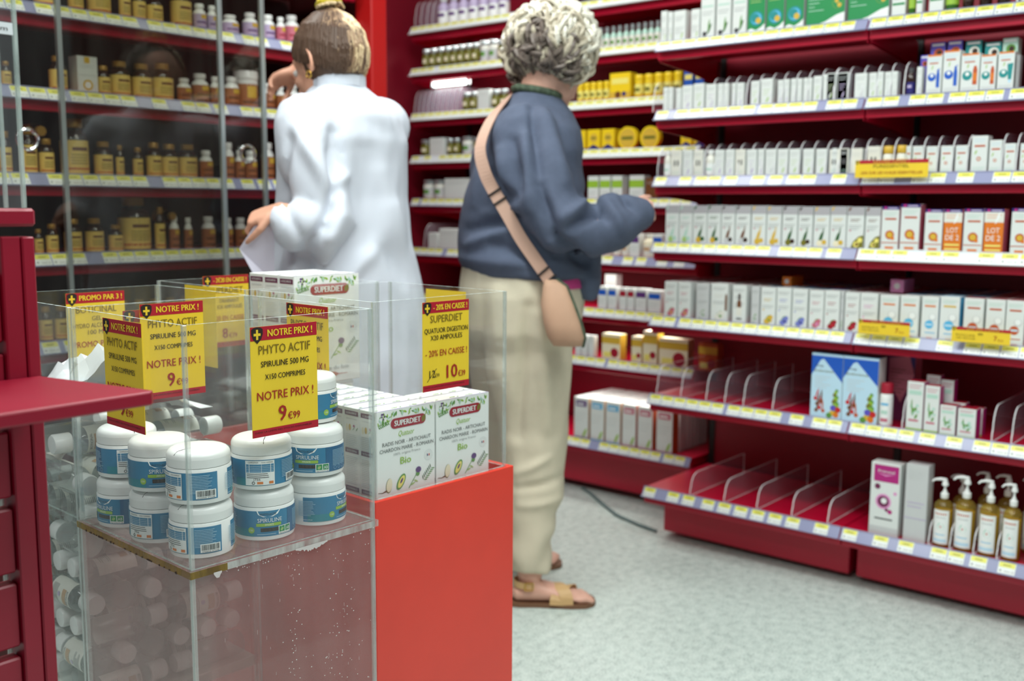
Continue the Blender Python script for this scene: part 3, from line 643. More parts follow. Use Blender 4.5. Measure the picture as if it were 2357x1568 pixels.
def make_shelf(name, label, length, depth, zt, origin, rz, group, seed, dense=0.7, plastic='rail_plastic', tilt=32, thick=0.03, supports=True, tagpitch=0.047):
    """local: x along the shelf, front at y=0, goods stand at y>0, z=0 is the top of the board"""
    e = empty(name, (origin[0], origin[1], zt), rz, label, 'shelf', group)
    b = MB()
    b.box(0, length, 0.004, depth, -0.008, 0, 'red_paint', 0.001)
    b.build('board', e)
    b = MB()
    b.box(0, length, 0.002, 0.016, -0.045 - thick * .3, -0.0085, 'red_paint', 0.002)
    b.box(0, length, 0.0165, 0.05, -0.05, -0.036, 'red_paint', 0.002)
    b.build('lip', e)
    if supports:
        for x in (0.004, length - 0.004):
            s = MB()
            pr = [(0.01, -0.012), (0.01, -0.06), (depth * .55, -0.075), (depth - .01, -0.10), (depth - .01, -0.012)]
            a = [(x - .0015, y, z) for y, z in pr]
            c = [(x + .0015, y, z) for y, z in pr]
            n = len(pr)
            s.add(a + c, [tuple(range(n)), tuple(range(2 * n - 1, n - 1, -1))] + [(i, i + n, (i + 1) % n + n, (i + 1) % n) for i in range(n)], 'red_paint')
            s.build('bracket', e)
    r = MB()
    r.box(0, length, -0.002, 0, 0, 0.038, plastic, 0.0006)
    r.box(0, length, -0.006, 0.0, -0.001, 0.002, plastic, 0.0005)
    r.box(0, length, -0.004, 0.0, 0.0365, 0.039, plastic, 0.0005)
    ro = r.build('price_rail', e, (0, -0.016, -0.030))
    ro.rotation_euler = (-math.radians(tilt), 0, 0)
    rd = random.Random(seed)
    x = TAGW / 2 + 0.006
    while x < length - TAGW / 2:
        t = link('price_label', TAG_ME, ro, (x, -0.0025, 0.002))
        x += tagpitch if rd.random() < dense else tagpitch + rd.choice((0.012, 0.026, 0.045))
    return e

def divider_mesh(depth, h, hf):
    mb = MB()
    prof = [(0.0, 0.001), (0.0, hf * .45), (0.006, hf * .8)]
    for i in range(7):
        a = PI / 2 * (1 - i / 6)
        prof.append((0.05 - 0.044 * math.sin(a), hf * .8 + (h - hf * .8) * math.cos(a)))
    prof += [(depth, h), (depth, 0.001)]
    n = len(prof)
    t = 0.0016
    mb.add([(-t, y, z) for y, z in prof] + [(t, y, z) for y, z in prof], [tuple(range(n)), tuple(range(2 * n - 1, n - 1, -1))], 'divider_clear')
    mb.add([(-t, y, z) for y, z in prof] + [(t, y, z) for y, z in prof], [(i, i + n, (i + 1) % n + n, (i + 1) % n) for i in range(n)], 'divider_edge')
    return mb.mesh('divider')

RN = ['top', 'second', 'third', 'fourth', 'fifth', 'sixth', 'lowest']
PHR_A = ['top right shelf', 'second right shelf', 'third right shelf', 'fourth right shelf', 'fifth right shelf', 'sixth right shelf', 'lowest right shelf']
PHR_B = ['top corner shelf', 'second corner shelf', 'third corner shelf', 'fourth corner shelf', 'fifth corner shelf', 'sixth corner shelf', 'seventh corner shelf', 'eighth corner shelf', 'lowest corner shelf']
PHR_C = ['top cabinet shelf', 'second cabinet shelf', 'third cabinet shelf', 'fourth cabinet shelf', 'lowest cabinet shelf']

# right run: local x runs towards -Y, so rz = -90 deg; origin at its far end
XA0 = 2.946
DENS = [.95, .55, .3, .85, .85, .75, .1]
for i, z in enumerate(ZA):
    for bay, (ya, yb) in enumerate(((1.848, 1.152), (1.148, 0.42))):
        dep = 0.40 if i < 6 else 0.44
        x0 = XA0 if i < 6 else 2.925
        make_shelf('gondola_shelf', 'red metal shelf with price rail, %s in the %s bay of the right gondola' % (RN[i] + (' one' if i else ' one'), 'far' if bay == 0 else 'near'),
                   ya - yb, dep, z, (x0, ya, 0), -PI / 2, 'shelves of the right gondola', 10 * i + bay, DENS[i] if not (i == 3 and bay) else .2, 'rail_white' if (i == 3 and bay) else 'rail_plastic', supports=i < 6)
g = empty('gondola', (3.35, 1.15, 0), 0, 'long red gondola with low kick panels along the right side of the aisle', 'shelving')
def part(mb, name, parent, loc=(0, 0, 0)):
    """mesh given in world coordinates, stored relative to its thing"""
    l = parent.location
    mb.v = [(x - l.x, y - l.y, z - l.z) for x, y, z in mb.v]
    return mb.build(name, parent)
for ya, yb in ((1.83, 1.162), (1.138, 0.43)):
    part(MB().box(3.376, 3.39, yb, ya, 0.11, 2.1, 'maroon', .002), 'back_panel', g)
    part(MB().box(3.03, 3.376, yb, ya, 0.02, 0.145, 'red_paint', .003), 'kick_panel', g)
for y in (1.838, 1.15, 0.42):
    part(MB().box(3.372, 3.40, y - .011, y + .011, 0.02, 2.1, 'slot_black'), 'upright', g)
# corner run
for i, z in enumerate(ZB):
    make_shelf('corner_shelf', 'red metal shelf with price rail, %s in the corner gondola behind the customer' % (['topmost', 'second', 'third', 'fourth', 'fifth', 'sixth', 'seventh', 'eighth', 'lowest'][i] + ' from top' if 0 < i < 8 else ['topmost', '', '', '', '', '', '', '', 'lowest'][i]),
               3.31 - 1.86, 0.36, z, (3.262, 3.31, 0), -PI / 2, 'shelves of the corner gondola', 100 + i, .9, 'rail_white' if i in (0, 1, 2, 3) else 'rail_plastic')
g2 = empty('corner_gondola', (3.66, 2.6, 0), 0, 'red gondola in the far corner behind the grey haired customer', 'shelving')
part(MB().box(3.64, 3.66, 1.87, 3.3, 0.1, 2.3, 'maroon', .002), 'back_panel', g2)
part(MB().box(3.33, 3.64, 1.87, 3.3, 0.03, 0.17, 'red_paint', .003), 'kick_panel', g2)
for y in (1.866, 3.306):
    part(MB().box(3.64, 3.68, y - .004, y + .004, 0.02, 2.3, 'slot_black'), 'upright', g2)
ts = make_shelf('corner_shelf', 'wide red canopy shelf above the corner gondola at the top edge', 0.7, 0.36, 2.02, (3.262, 2.56, 0), -PI / 2, None, 90, .5)
# shelf tube lamp under the second corner shelf
emit('tube_glow', (235, 255, 250), 9.0)
lt = empty('tube_lamp', (3.29, 3.10, 1.672), 0, 'small bright tube lamp under the second corner shelf', 'lamp')
b = MB()
b.tube([(0, -.09, 0), (0, .09, 0)], 0.011, 'tube_glow', 10)
b.build('tube', lt, smooth=40)
for s in (-1, 1):
    b = MB()
    b.box(-.012, .012, s * .104 - .004, s * .104 + .004, -.012, .014, 'rail_white', .002)
    b.build('holder', lt)

for i, (ya, yb, en) in {0: (3.2, 2.7, .7), 1: (3.2, 2.7, .7), 4: (3.25, 1.95, .9), 5: (3.25, 1.95, 1.3), 6: (2.7, 1.95, .8), 7: (2.7, 1.95, 1.5)}.items():
    area('corner_shelf_lamp', (3.31, (ya + yb) / 2, ZB[i] - .06), (.03, ya - yb), en, color=(1, .98, .92))
cbm = MB()
mat('cable_grey', (112, 132, 132), rough=0.5)
cbm.tube([(3.33, 2.40, .007), (3.28, 2.32, .007), (3.19, 2.20, .007), (3.107, 2.078, .007), (3.065, 1.96, .007), (3.042, 1.868, .007)], .006, 'cable_grey', 8)
tag(cbm.build('floor_cable', smooth=50), 'thin grey cable curving over the floor between the two gondolas', 'cable')
# glass fronted cabinet on the left
ZC = [1.646, 1.437, 1.223, 1.018, 0.79]
make_shelf('cabinet_shelf', 'dark red shelf in the glass fronted cabinet cut off by the top edge', 1.78, .36, 1.862, (.55, 2.62, 0), 0, None, 210, .75, supports=False)
for i, z in enumerate(ZC):
    make_shelf('cabinet_shelf', 'dark red shelf with price rail in the glass fronted cabinet, %s' % ('topmost' if i == 0 else ('lowest' if i == 4 else ORD[i + 1] + ' from top')),
               2.33 - 0.55, 0.36, z, (0.55, 2.62, 0), 0, 'shelves of the glass cabinet', 200 + i, .75, supports=False)
cb = empty('display_cabinet', (1.4, 2.9, 0), 0, 'tall red cabinet of vitamin bottles with sliding glass doors', 'cabinet')
part(MB().box(0.5, 2.36, 3.0, 3.02, 0, 2.3, 'dark_back'), 'back_panel', cb)
part(MB().box(2.362, 2.431, 2.58, 2.66, 0, 2.75, 'post_red', .004), 'side_post', cb)
part(MB().box(2.37, 2.425, 2.661, 3.02, 0, 2.3, 'dark_back', .002), 'side_panel', cb)
part(MB().box(0.47, 0.5, 2.48, 3.02, 0, 2.3, 'red_paint', .003), 'side_panel', cb)
part(MB().box(0.5, 2.36, 2.46, 3.0, 0.0, 0.55, 'dark_back', .003), 'plinth', cb)
part(MB().box(0.5, 2.36, 2.46, 3.0, 2.2, 2.3, 'red_paint', .003), 'top_panel', cb)
for (x0, x1, y, ex, hx, hz) in ((0.52, 1.705, 2.475, (1.705,), 1.16, 1.30), (1.262, 1.862, 2.497, (1.262, 1.862), 1.80, 1.293)):
    d = part(MB().box(x0, x1, y - .002, y + .002, 0.56, 2.19, 'cabinet_glass'), 'glass_door', cb)
    for xx in ex:
        part(MB().box(xx - .006, xx + .006, y - .007, y + .007, 0.56, 2.19, 'aluminium', .001), 'door_edge', cb).parent = d
    r = MB()
    for q in range(1):
        n = 24
        pts = [(hx + .024 * math.cos(2 * PI * k / n), y - .006, hz + .024 * math.sin(2 * PI * k / n)) for k in range(n + 1)]
        r.tube(pts, 0.0045, 'chrome', 8, cap=False)
    ho = part(r, 'finger_pull', cb)
    ho.parent = d

# ---------------------------------------------------------------- acrylic bins
TH = -0.0465
E1 = Vector((math.cos(TH), math.sin(TH), 0))
E2 = Vector((-math.sin(TH), math.cos(TH), 0))
def slab(mb, x0, x1, y0, y1, z0, z1, face_mat, edge_mat, axis):
    fm = dict(l=edge_mat, r=edge_mat, f=edge_mat, k=edge_mat, d=edge_mat, t=edge_mat)
    for k in {'x': 'lr', 'y': 'fk', 'z': 'dt'}[axis]: fm[k] = face_mat
    return mb.box(x0, x1, y0, y1, z0, z1, edge_mat, 0, fm)
def make_bin(loc, label, w, d, clad=None, lower='acrylic_dirt_reflection', shelf_z=0.682, top=1.0, shelf=True, floor_z=0.004):
    e = empty('acrylic_bin', (loc[0], loc[1], 0), TH, label, 'display bin', 'acrylic promotion bins')
    t = 0.004
    z0 = floor_z
    for nm, args, ax in (('front_panel', (0, w, 0, t), 'y'), ('back_panel', (0, w, d - t, d), 'y'), ('side_panel', (0, t, t, d - t), 'x'), ('side_panel', (w - t, w, t, d - t), 'x')):
        b = MB()
        slab(b, *args, shelf_z, top, 'acrylic', 'acrylic_edge', ax)
        if not (clad and lower is None):
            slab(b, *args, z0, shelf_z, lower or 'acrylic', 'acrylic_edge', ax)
        b.build(nm, e)
    # glued corner seams catch the light
    for x, y in ((0, 0), (w, 0), (0, d), (w, d)):
        b = MB()
        b.box(x - .0052 if x else -.0008, x + .0008 if x else .0052, y - .0052 if y else -.0008, y + .0008 if y else .0052, z0, top, 'acrylic_seam', .0006)
        b.build('corner_seam', e)
    if shelf:
        b = MB()
        b.box(-.004, w + .004, -.004, d + .004, shelf_z - .010, shelf_z - .0004, 'acrylic_edge', 0, dict(d='acrylic_dirt_reflection', t='acrylic_dirt_reflection', l='acrylic_edge_amber'))
        b.box(-.0044, .05, -.0044, -.0041, shelf_z - .010, shelf_z - .0006, 'acrylic_edge_amber')
        b.build('shelf', e)
    b = MB()
    b.box(0.004, w - .004, .004, d - .004, 0.0, z0, 'maroon')
    b.build('base', e)
    return e
B1 = (0.7105, 1.1278); B2 = (1.0835, 1.1876); B3 = (0.7255, 1.4485); B4 = (1.0875, 1.5235)
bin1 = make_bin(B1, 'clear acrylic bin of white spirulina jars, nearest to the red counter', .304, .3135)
bin2 = make_bin(B2, 'acrylic bin in a red base holding white cartons, at the front right', .306, .315, clad=1, lower=None, shelf=False)
bin3 = make_bin(B3, 'acrylic bin of small gel bottles behind the spirulina jars', .304, .302, lower='acrylic', shelf=False)
bin4 = make_bin(B4, 'acrylic bin holding the tallest carton stack, in the back row', .306, .31, clad=1, lower=None, shelf=False)
for bn, w, d in ((bin2, .306, .315), (bin4, .306, .31)):
    zt = .682
    for nm, a in (('red_panel', (-.008, w + .012, -.009, -.001)), ('red_panel', (-.008, w + .012, d + .001, d + .007)), ('red_panel', (-.009, -.001, -.0009, d + .0009)), ('red_panel', (w + .001, w + .012, -.0009, d + .0009))):
        b = MB()
        b.box(*a, .0, zt, 'red_gloss', .0012)
        b.build(nm, bn)
    b = MB()
    b.box(.004, w - .004, .004, d - .004, .600, .6445 if bn is bin2 else .6252, 'red_paint')
    b.build('carton_floor', bn)
# crusty glue and chips along the shelf edge of the jar bin
b = MB()
rd = random.Random(3)
f = Face(b, lambda u, v, k: (u, -.0045 - k, v))
for cx_, n_, wd_ in ((.185, 26, .055), (.035, 6, .012)):
    edge = [(cx_ + (i / n_ - .5) * wd_, .6735 - (.0022 + .0075 * math.sin(PI * i / n_) * (.35 + .65 * rd.random()))) for i in range(n_ + 1)]
    for (u0, v0), (u1, v1) in zip(edge, edge[1:]):
        f.poly([(u0, v0), (u1, v1), (u1, .6735), (u0, .6735)], 'glue_white')
for i in range(40):
    f.disc(rd.uniform(.02, .3), .6725 - rd.uniform(0, .006), rd.uniform(.0003, .001), 'glue_white', n=7)
for i in range(30):
    y = rd.uniform(.03, .29)
    b.ball((-.0046, y, .673), (.0006, 0, 0), (0, rd.uniform(.001, .003), 0), (0, 0, rd.uniform(.0008, .002)), 'dbrown', 8, 5)
tag(b.build('glue_crust', bin1), kind='stuff')
# scratches and white specks on the lower front panel
b = MB()
f = Face(b, lambda u, v, k: (u, -k - .0004, v))
for i in range(150):
    u = rd.choice((rd.gauss(.235, .02), rd.gauss(.155, .006), rd.uniform(.12, .3)))
    if .01 < u < .295:
        f.disc(u, rd.uniform(.42, .66), rd.uniform(.0003, .0009), 'tag_white', n=6)
for i in range(24):
    u, v = rd.uniform(.02, .28), rd.uniform(.42, .65)
    l = rd.uniform(.002, .008)
    f.rect(u, v, u + .0003, v + l, 'glue_white')
tag(b.build('scratches', bin1), kind='stuff')

# ---------------------------------------------------------------- yellow price signs
SW, SH = 0.107, 0.149
def shield(f, u, v, s):
    pts = [(-.5, .42), (-.3, .55), (0, .6), (.3, .55), (.5, .42), (.5, .05), (.36, -.32), (0, -.66), (-.36, -.32), (-.5, .05)]
    f.poly([(u + a * s, v + b_ * s) for a, b_ in pts], 'shield_dark')
    for a in (f.rect,):
        a(u - .09 * s, v - .36 * s, u + .09 * s, v + .40 * s, 'paper_yellow')
        a(u - .30 * s, v - .07 * s, u + .30 * s, v + .12 * s, 'paper_yellow')
def sign(parent_bin, wall, x, ztop, label, head, lines, price=None, old=None, foot=True, blank=False, out=True):
    """wall: 'f' front, 'k' back, 'l' left, 'r' right; the printed side looks towards -E2 (f, k) or -E1 (l, r); x = offset along the wall"""
    base = parent_bin.location
    off = {'f': (x, -.0016 if out else .0065), 'k': (x, parent_bin['d'] - .0066), 'l': (-.0016, x), 'r': (parent_bin['w'] - .0066, x)}[wall]
    rz = TH if wall in 'fk' else TH - PI / 2
    p = Vector(base) + E1 * off[0] + E2 * off[1]
    e = empty('price_sign', (p.x, p.y, ztop - SH), rz, label, 'sign', 'yellow promotion signs')
    b = MB()
    b.box(-SW / 2, SW / 2, 0, .0007, 0, SH, 'paper_yellow')
    b.build('card', e)
    if blank: return e
    f = Face(MB(), lambda u, v, k: (u, -k, v))
    f.rect(-SW / 2, SH - .0185, SW / 2, SH, 'sign_red')
    f.mb.build('header_band', e)
    if foot:
        f = Face(MB(), lambda u, v, k: (u, -k, v))
        f.rect(-SW / 2, 0, SW / 2, .0105, 'sign_red')
        f.mb.build('footer_band', e)
    f = Face(MB(), lambda u, v, k: (u, -k - .0003, v))
    shield(f, -SW / 2 + .0105, SH - .0108, .0178)
    f.mb.build('shield_emblem', e)
    f = Face(MB(), lambda u, v, k: (u, -k - .0003, v))
    for o in (0, .0004, .0008): f.text(head, .0088 + o, SH - .0140, .0094, 'paper_yellow', w=.078 if len(head) > 12 else .072)
    for (s, u, v, h, w, m) in lines:
        f.text(s, u, v, h, m, w=w)
        if m:
            f.text(s, u + .0002, v, h, m, w=w)
    if price:
        big, small, ub, hb, us = price
        wd = .0118 * len(big) if len(big) < 2 else .0245
        for o in (0, .0006, .0012): f.text(big, ub + o, .0185, hb, 'sign_dark_red', w=wd)
        for o in (0, .0004): f.text(small, us + o, .0185, .0095, 'sign_dark_red', w=.0195 if len(big) < 2 else .0165)
    if old:
        f.mb.build('lettering', e)
        f = Face(MB(), lambda u, v, k: (u, -k - .0003, v))
        f.text('12', -.0325, .0225, .0125, 'sign_black', w=.0135)
        f.text('€99', -.0215, .0225, .0062, 'sign_black', w=.0095)
        f.poly([(-.045, .016), (-.0435, .016), (-.022, .037), (-.0235, .037)], 'sign_black')
        f.mb.build('old_price', e)
        f = Face(MB(), lambda u, v, k: (u, -k - .0003, v))
    if foot:
        f.text('DANS LA LIMITE DES STOCKS DISPONIBLES', -.004, .0055, .0022, 'sign_black', w=.092)
    f.mb.build('small_print' if old else 'lettering', e)
    return e
for bn, w, d in ((bin1, .304, .3135), (bin2, .306, .315), (bin3, .304, .302), (bin4, .306, .31)):
    bn['w'], bn['d'] = w, d
PA = [('PHYTO ACTIF', 0, SH - .0372, .0118, .083, 'sign_ink'), ('SPIRULINE 500 MG', 0, SH - .0546, .0078, .077, 'sign_black'), ('X150 COMPRIMES', 0, SH - .0718, .0072, .065, 'sign_black'), ('NOTRE PRIX !', .0, .0495, .0116, .091, 'sign_dark_red')]
PP = ('9', '€99', -.0065, .0205, .0125)
sign(bin1, 'f', .149, .9895, 'yellow price sign on the front panel of the jar bin', 'NOTRE PRIX !', PA, PP)
sign(bin1, 'l', .156, .994, 'yellow price sign on the left panel of the jar bin', 'NOTRE PRIX !', PA, PP)
sign(bin1, 'k', .157, .998, 'yellow price sign seen across the jar bin on its back panel', 'NOTRE PRIX !', PA, PP)
sign(bin1, 'r', .150, .996, 'yellow price sign inside the jar bin on its right panel', 'NOTRE PRIX !', PA, PP)
sign(bin2, 'f', .156, .9925, 'yellow price sign with struck out price on the carton bin', '- 20% EN CAISSE !',
     [('SUPERDIET', 0, SH - .0345, .0120, .074, 'sign_ink'), ('QUATUOR DIGESTION', 0, SH - .0520, .0082, .100, 'sign_black'), ('X20 AMPOULES', 0, SH - .0640, .0082, .073, 'sign_black'), ('- 20% EN CAISSE !', .0, .0580, .0105, .096, 'sign_dark_red')],
     ('10', '€39', .012, .0220, .0355), old=True)
sign(bin2, 'r', .150, .993, 'yellow sign seen from its blank back on the right carton bin panel', '', [], blank=True)
sign(bin3, 'k', .182, .994, 'yellow promotion sign on the back panel of the gel bottle bin', 'PROMO PAR 3 !',
     [('BOTICINAL', 0, SH - .0360, .0118, .074, 'sign_ink'), ('GEL', 0, SH - .0500, .0078, .018, 'sign_ink'), ('HYDRO ALCOOLIQUE', 0, SH - .0625, .0078, .086, 'sign_ink'), ('100 ML', 0, SH - .0745, .0078, .034, 'sign_ink'), ('PROMO PAR 3 !', 0, .0520, .0105, .088, 'sign_dark_red')],
     ('5', '€00', -.0065, .0195, .0125))
sign(bin3, 'f', .140, .988, 'yellow sign half hidden behind the jar bin back panel sign', 'NOTRE PRIX !', PA, PP, out=False)
sign(bin4, 'k', .150, 1.004, 'yellow promotion sign with orange red band in the tall carton bin', '- 2€20 EN CAISSE !',
     [('SUPERDIET', 0, SH - .0360, .0118, .078, 'sign_ink'), ('DRAINANT', .006, SH - .0560, .0078, .045, 'sign_ink'), ('X20 AMPOULES', .006, SH - .0685, .0078, .060, 'sign_ink'), ('- 2€20 EN CAISSE !', 0, .056, .0095, .092, 'sign_dark_red')],
     ('8', '€79', -.0065, .0205, .0125))
sign(bin4, 'l', .150, .998, 'blank yellow sign back on the left panel of the tall carton bin', '', [], blank=True)

# ---------------------------------------------------------------- spirulina jars
JR, JH = 0.0425, 0.0735
def jar_parts():
    body = MB()
    body.lathe([(JR - .005, 0), (JR - .0012, .0015), (JR, .006), (JR, .0465), (JR - .0015, .0485)], 'plastic_white', 48)
    lid = MB()
    prof = [(JR - .002, .0487), (JR - .0008, .0495), (JR - .0006, .0605)]
    for i in range(6):
        a = PI / 2 * i / 5
        prof.append((JR - .0106 + .010 * math.cos(a), .0605 + .0104 * math.sin(a)))
    prof += [(JR * .55, .0722), (.004, JH - .0004)]
    lid.lathe(prof, 'plastic_white', 48)
    lid.tube([(-.012, -.0385, .0665), (-.010, -.034, .0702), (-.006, -.028, .0716), (.0, -.018, .0722)], .0005, 'dgrey', 5)
    lab = MB()
    R = JR + .0003
    z0, z1 = .0075, .0440
    H = z1 - z0
    def fn(u, v, k):
        a = u / R
        return ((R + k) * math.cos(a), (R + k) * math.sin(a), z0 + v)
    A = 2 * PI * R
    lab.band(R, z0, z1, 'label_blue', 0, 2 * PI * .93, 64)
    f = Face(lab, fn, sub=.006)
    # u grows to the viewer's right when seen from outside; a zone for each side
    def zone(c): return c * A
    for c in (0.10, 0.62):
        f.rect(zone(c) - .02, .0, zone(c) + .02, .011, 'label_teal')
    f.rect(zone(.36), .0, zone(.5), H, 'label_navy')
    u = zone(.25)      # the named front
    f.poly([(u - .016, H), (u - .014, H - .005), (u - .007, H - .0085), (u + .006, H - .0085), (u + .013, H - .0055), (u + .017, H)], 'white')
    f.text('PHYTO-ACTIF', u, H - .0062, .0030, 'black', w=.022)
    f.text('SPIRULINE', u + .002, H - .0162, .0056, 'white', w=.034)
    f.rect(u - .017, H - .0222, u + .018, H - .0178, 'lime')
    f.text('IMMUNITÉ', u + .001, H - .0212, .0026, 'white', w=.012)
    f.rect(u - .011, H - .0298, u + .014, H - .0245, 'black')
    f.rect(u - .010, H - .0293, u + .013, H - .0250, 'dbrown')
    f.disc(u - .024, .009, .0045, 'lime')
    f.text('150', u - .024, .0078, .0025, 'white', w=.005)
    f.rect(u + .014, .001, u + .034, .013, 'white')
    f.rect(u + .015, .004, u + .0238, .0122, 'green')
    f.leafs(u + .017, .006, .006, .004, .6, 'lleaf')
    f.rect(u + .0248, .004, u + .0332, .0122, 'green')
    f.text('AB', u + .029, .0055, .0045, 'white', w=.006)
    f.text('Agriculture UE', u + .0240, .0018, .0014, 'black', w=.018)
    f.rect(u - .016, .0025, u + .010, .0036, 'label_text')
    u = zone(.46)      # text column with small round badges
    f.lines(u - .016, u + .016, H - .006, 12, .0020, .0008, 'label_text', 3)
    for k in range(4): f.disc(u - .012 + k * .008, .005, .0027, 'label_text'); f.disc(u - .012 + k * .008, .005, .0022, 'label_navy')
    u = zone(.68)      # composition table
    f.rect(u - .020, .001, u + .020, H - .001, 'white')
    f.rect(u - .019, .019, u + .019, H - .006, 'label_blue')
    f.text('COMPOSITION', u - .009, H - .0042, .0019, 'black', w=.014)
    f.text('POUR 3 COMPRIMES', u + .010, H - .0042, .0016, 'black', w=.015)
    for k in range(4): f.rect(u - .019, .0205 + k * .0024, u + .019, .0208 + k * .0024, 'white')
    f.rect(u + .002, .019, u + .0024, H - .006, 'white')
    f.lines(u - .018, u + .014, .0165, 3, .0026, .0009, 'dgrey', 5)
    f.text('|756', u - .004, .0078, .0030, 'black', w=.009)
    f.rect(u - .004, .0025, u + .004, .0058, 'orange')
    f.rect(u + .012, .0025, u + .018, .0062, 'orange')
    f.ring(u - .009, .0042, .0022, .0014, 'black', n=10)
    u = zone(.87)      # bar code side
    f.lines(u - .020, u + .012, H - .004, 12, .0021, .0008, 'label_text', 7)
    f.rect(u - .013, .002, u + .013, .0135, 'white')
    rd = random.Random(9)
    x = u - .0115
    while x < u + .0110:
        w_ = rd.choice((.0003, .0005, .0008))
        f.rect(x, .0050, x + w_, .0125, 'black')
        x += w_ + rd.choice((.0003, .0005))
    f.text('3700026 373248', u, .0026, .0017, 'black', w=.022)
    u = zone(.02)
    f.lines(u - .012, u + .014, H - .006, 11, .0021, .0008, 'label_text', 11)
    f.text('www.phyto-actif.com', u, .003, .0015, 'white', w=.018)
    return body.mesh('jar_body', 40), lid.mesh('lid', 40), lab.mesh('label', 60)
JB, JL, JLA = jar_parts()
VIEW = math.radians(50)
def jar(lx, ly, lz, face, label):
    """face = which part of the label (0..1 round) looks at the viewer's side given by angle"""
    p = Vector((B1[0], B1[1], 0)) + E1 * lx + E2 * ly
    az = math.atan2(-p.y, -p.x)                  # direction back to the aisle where the jar is read
    e = empty('supplement_jar', (p.x, p.y, lz), az - face * 2 * PI, label, 'jar', 'white spirulina jars')
    link('jar_body', JB, e); link('lid', JL, e); link('label', JLA, e)
    return e
Z1 = .682
JAR = [(.055, .066, 0, .83, 'white jar with barcode, bottom of the stack at the near front corner'),
       (.054, .066, 1, .84, 'white jar with barcode, top of the stack at the near front corner'),
       (.156, .067, 0, .23, 'white jar lettered in front, bottom of the middle front stack'),
       (.153, .066, 1, .69, 'white jar showing its composition table, top of the middle front stack'),
       (.249, .067, 0, .08, 'white jar with small blue print, bottom of the right front stack'),
       (.247, .068, 1, .30, 'white jar with green organic logo, top of the right front stack'),
       (.255, .092, 2, .06, 'white jar standing highest, on two stacks behind the front sign'),
       (.250, .160, 0, .5, 'white jar at the bottom, behind the right front stack'),
       (.251, .160, 1, .5, 'white jar on top, behind the right front stack'),
       (.0485, .163, 0, .80, 'white jar with barcode, bottom of the stack along the left panel'),
       (.0485, .160, 1, .25, 'white jar lettered in front, top of the stack along the left panel'),
       (.049, .262, 0, .40, 'white jar in the far left corner, bottom of its stack'),
       (.052, .262, 1, .66, 'white jar in the far left corner, top of its stack')]
for x, y, k, fc, lb in JAR:
    jar(x, y, Z1 + k * (JH + .0002), fc, lb)

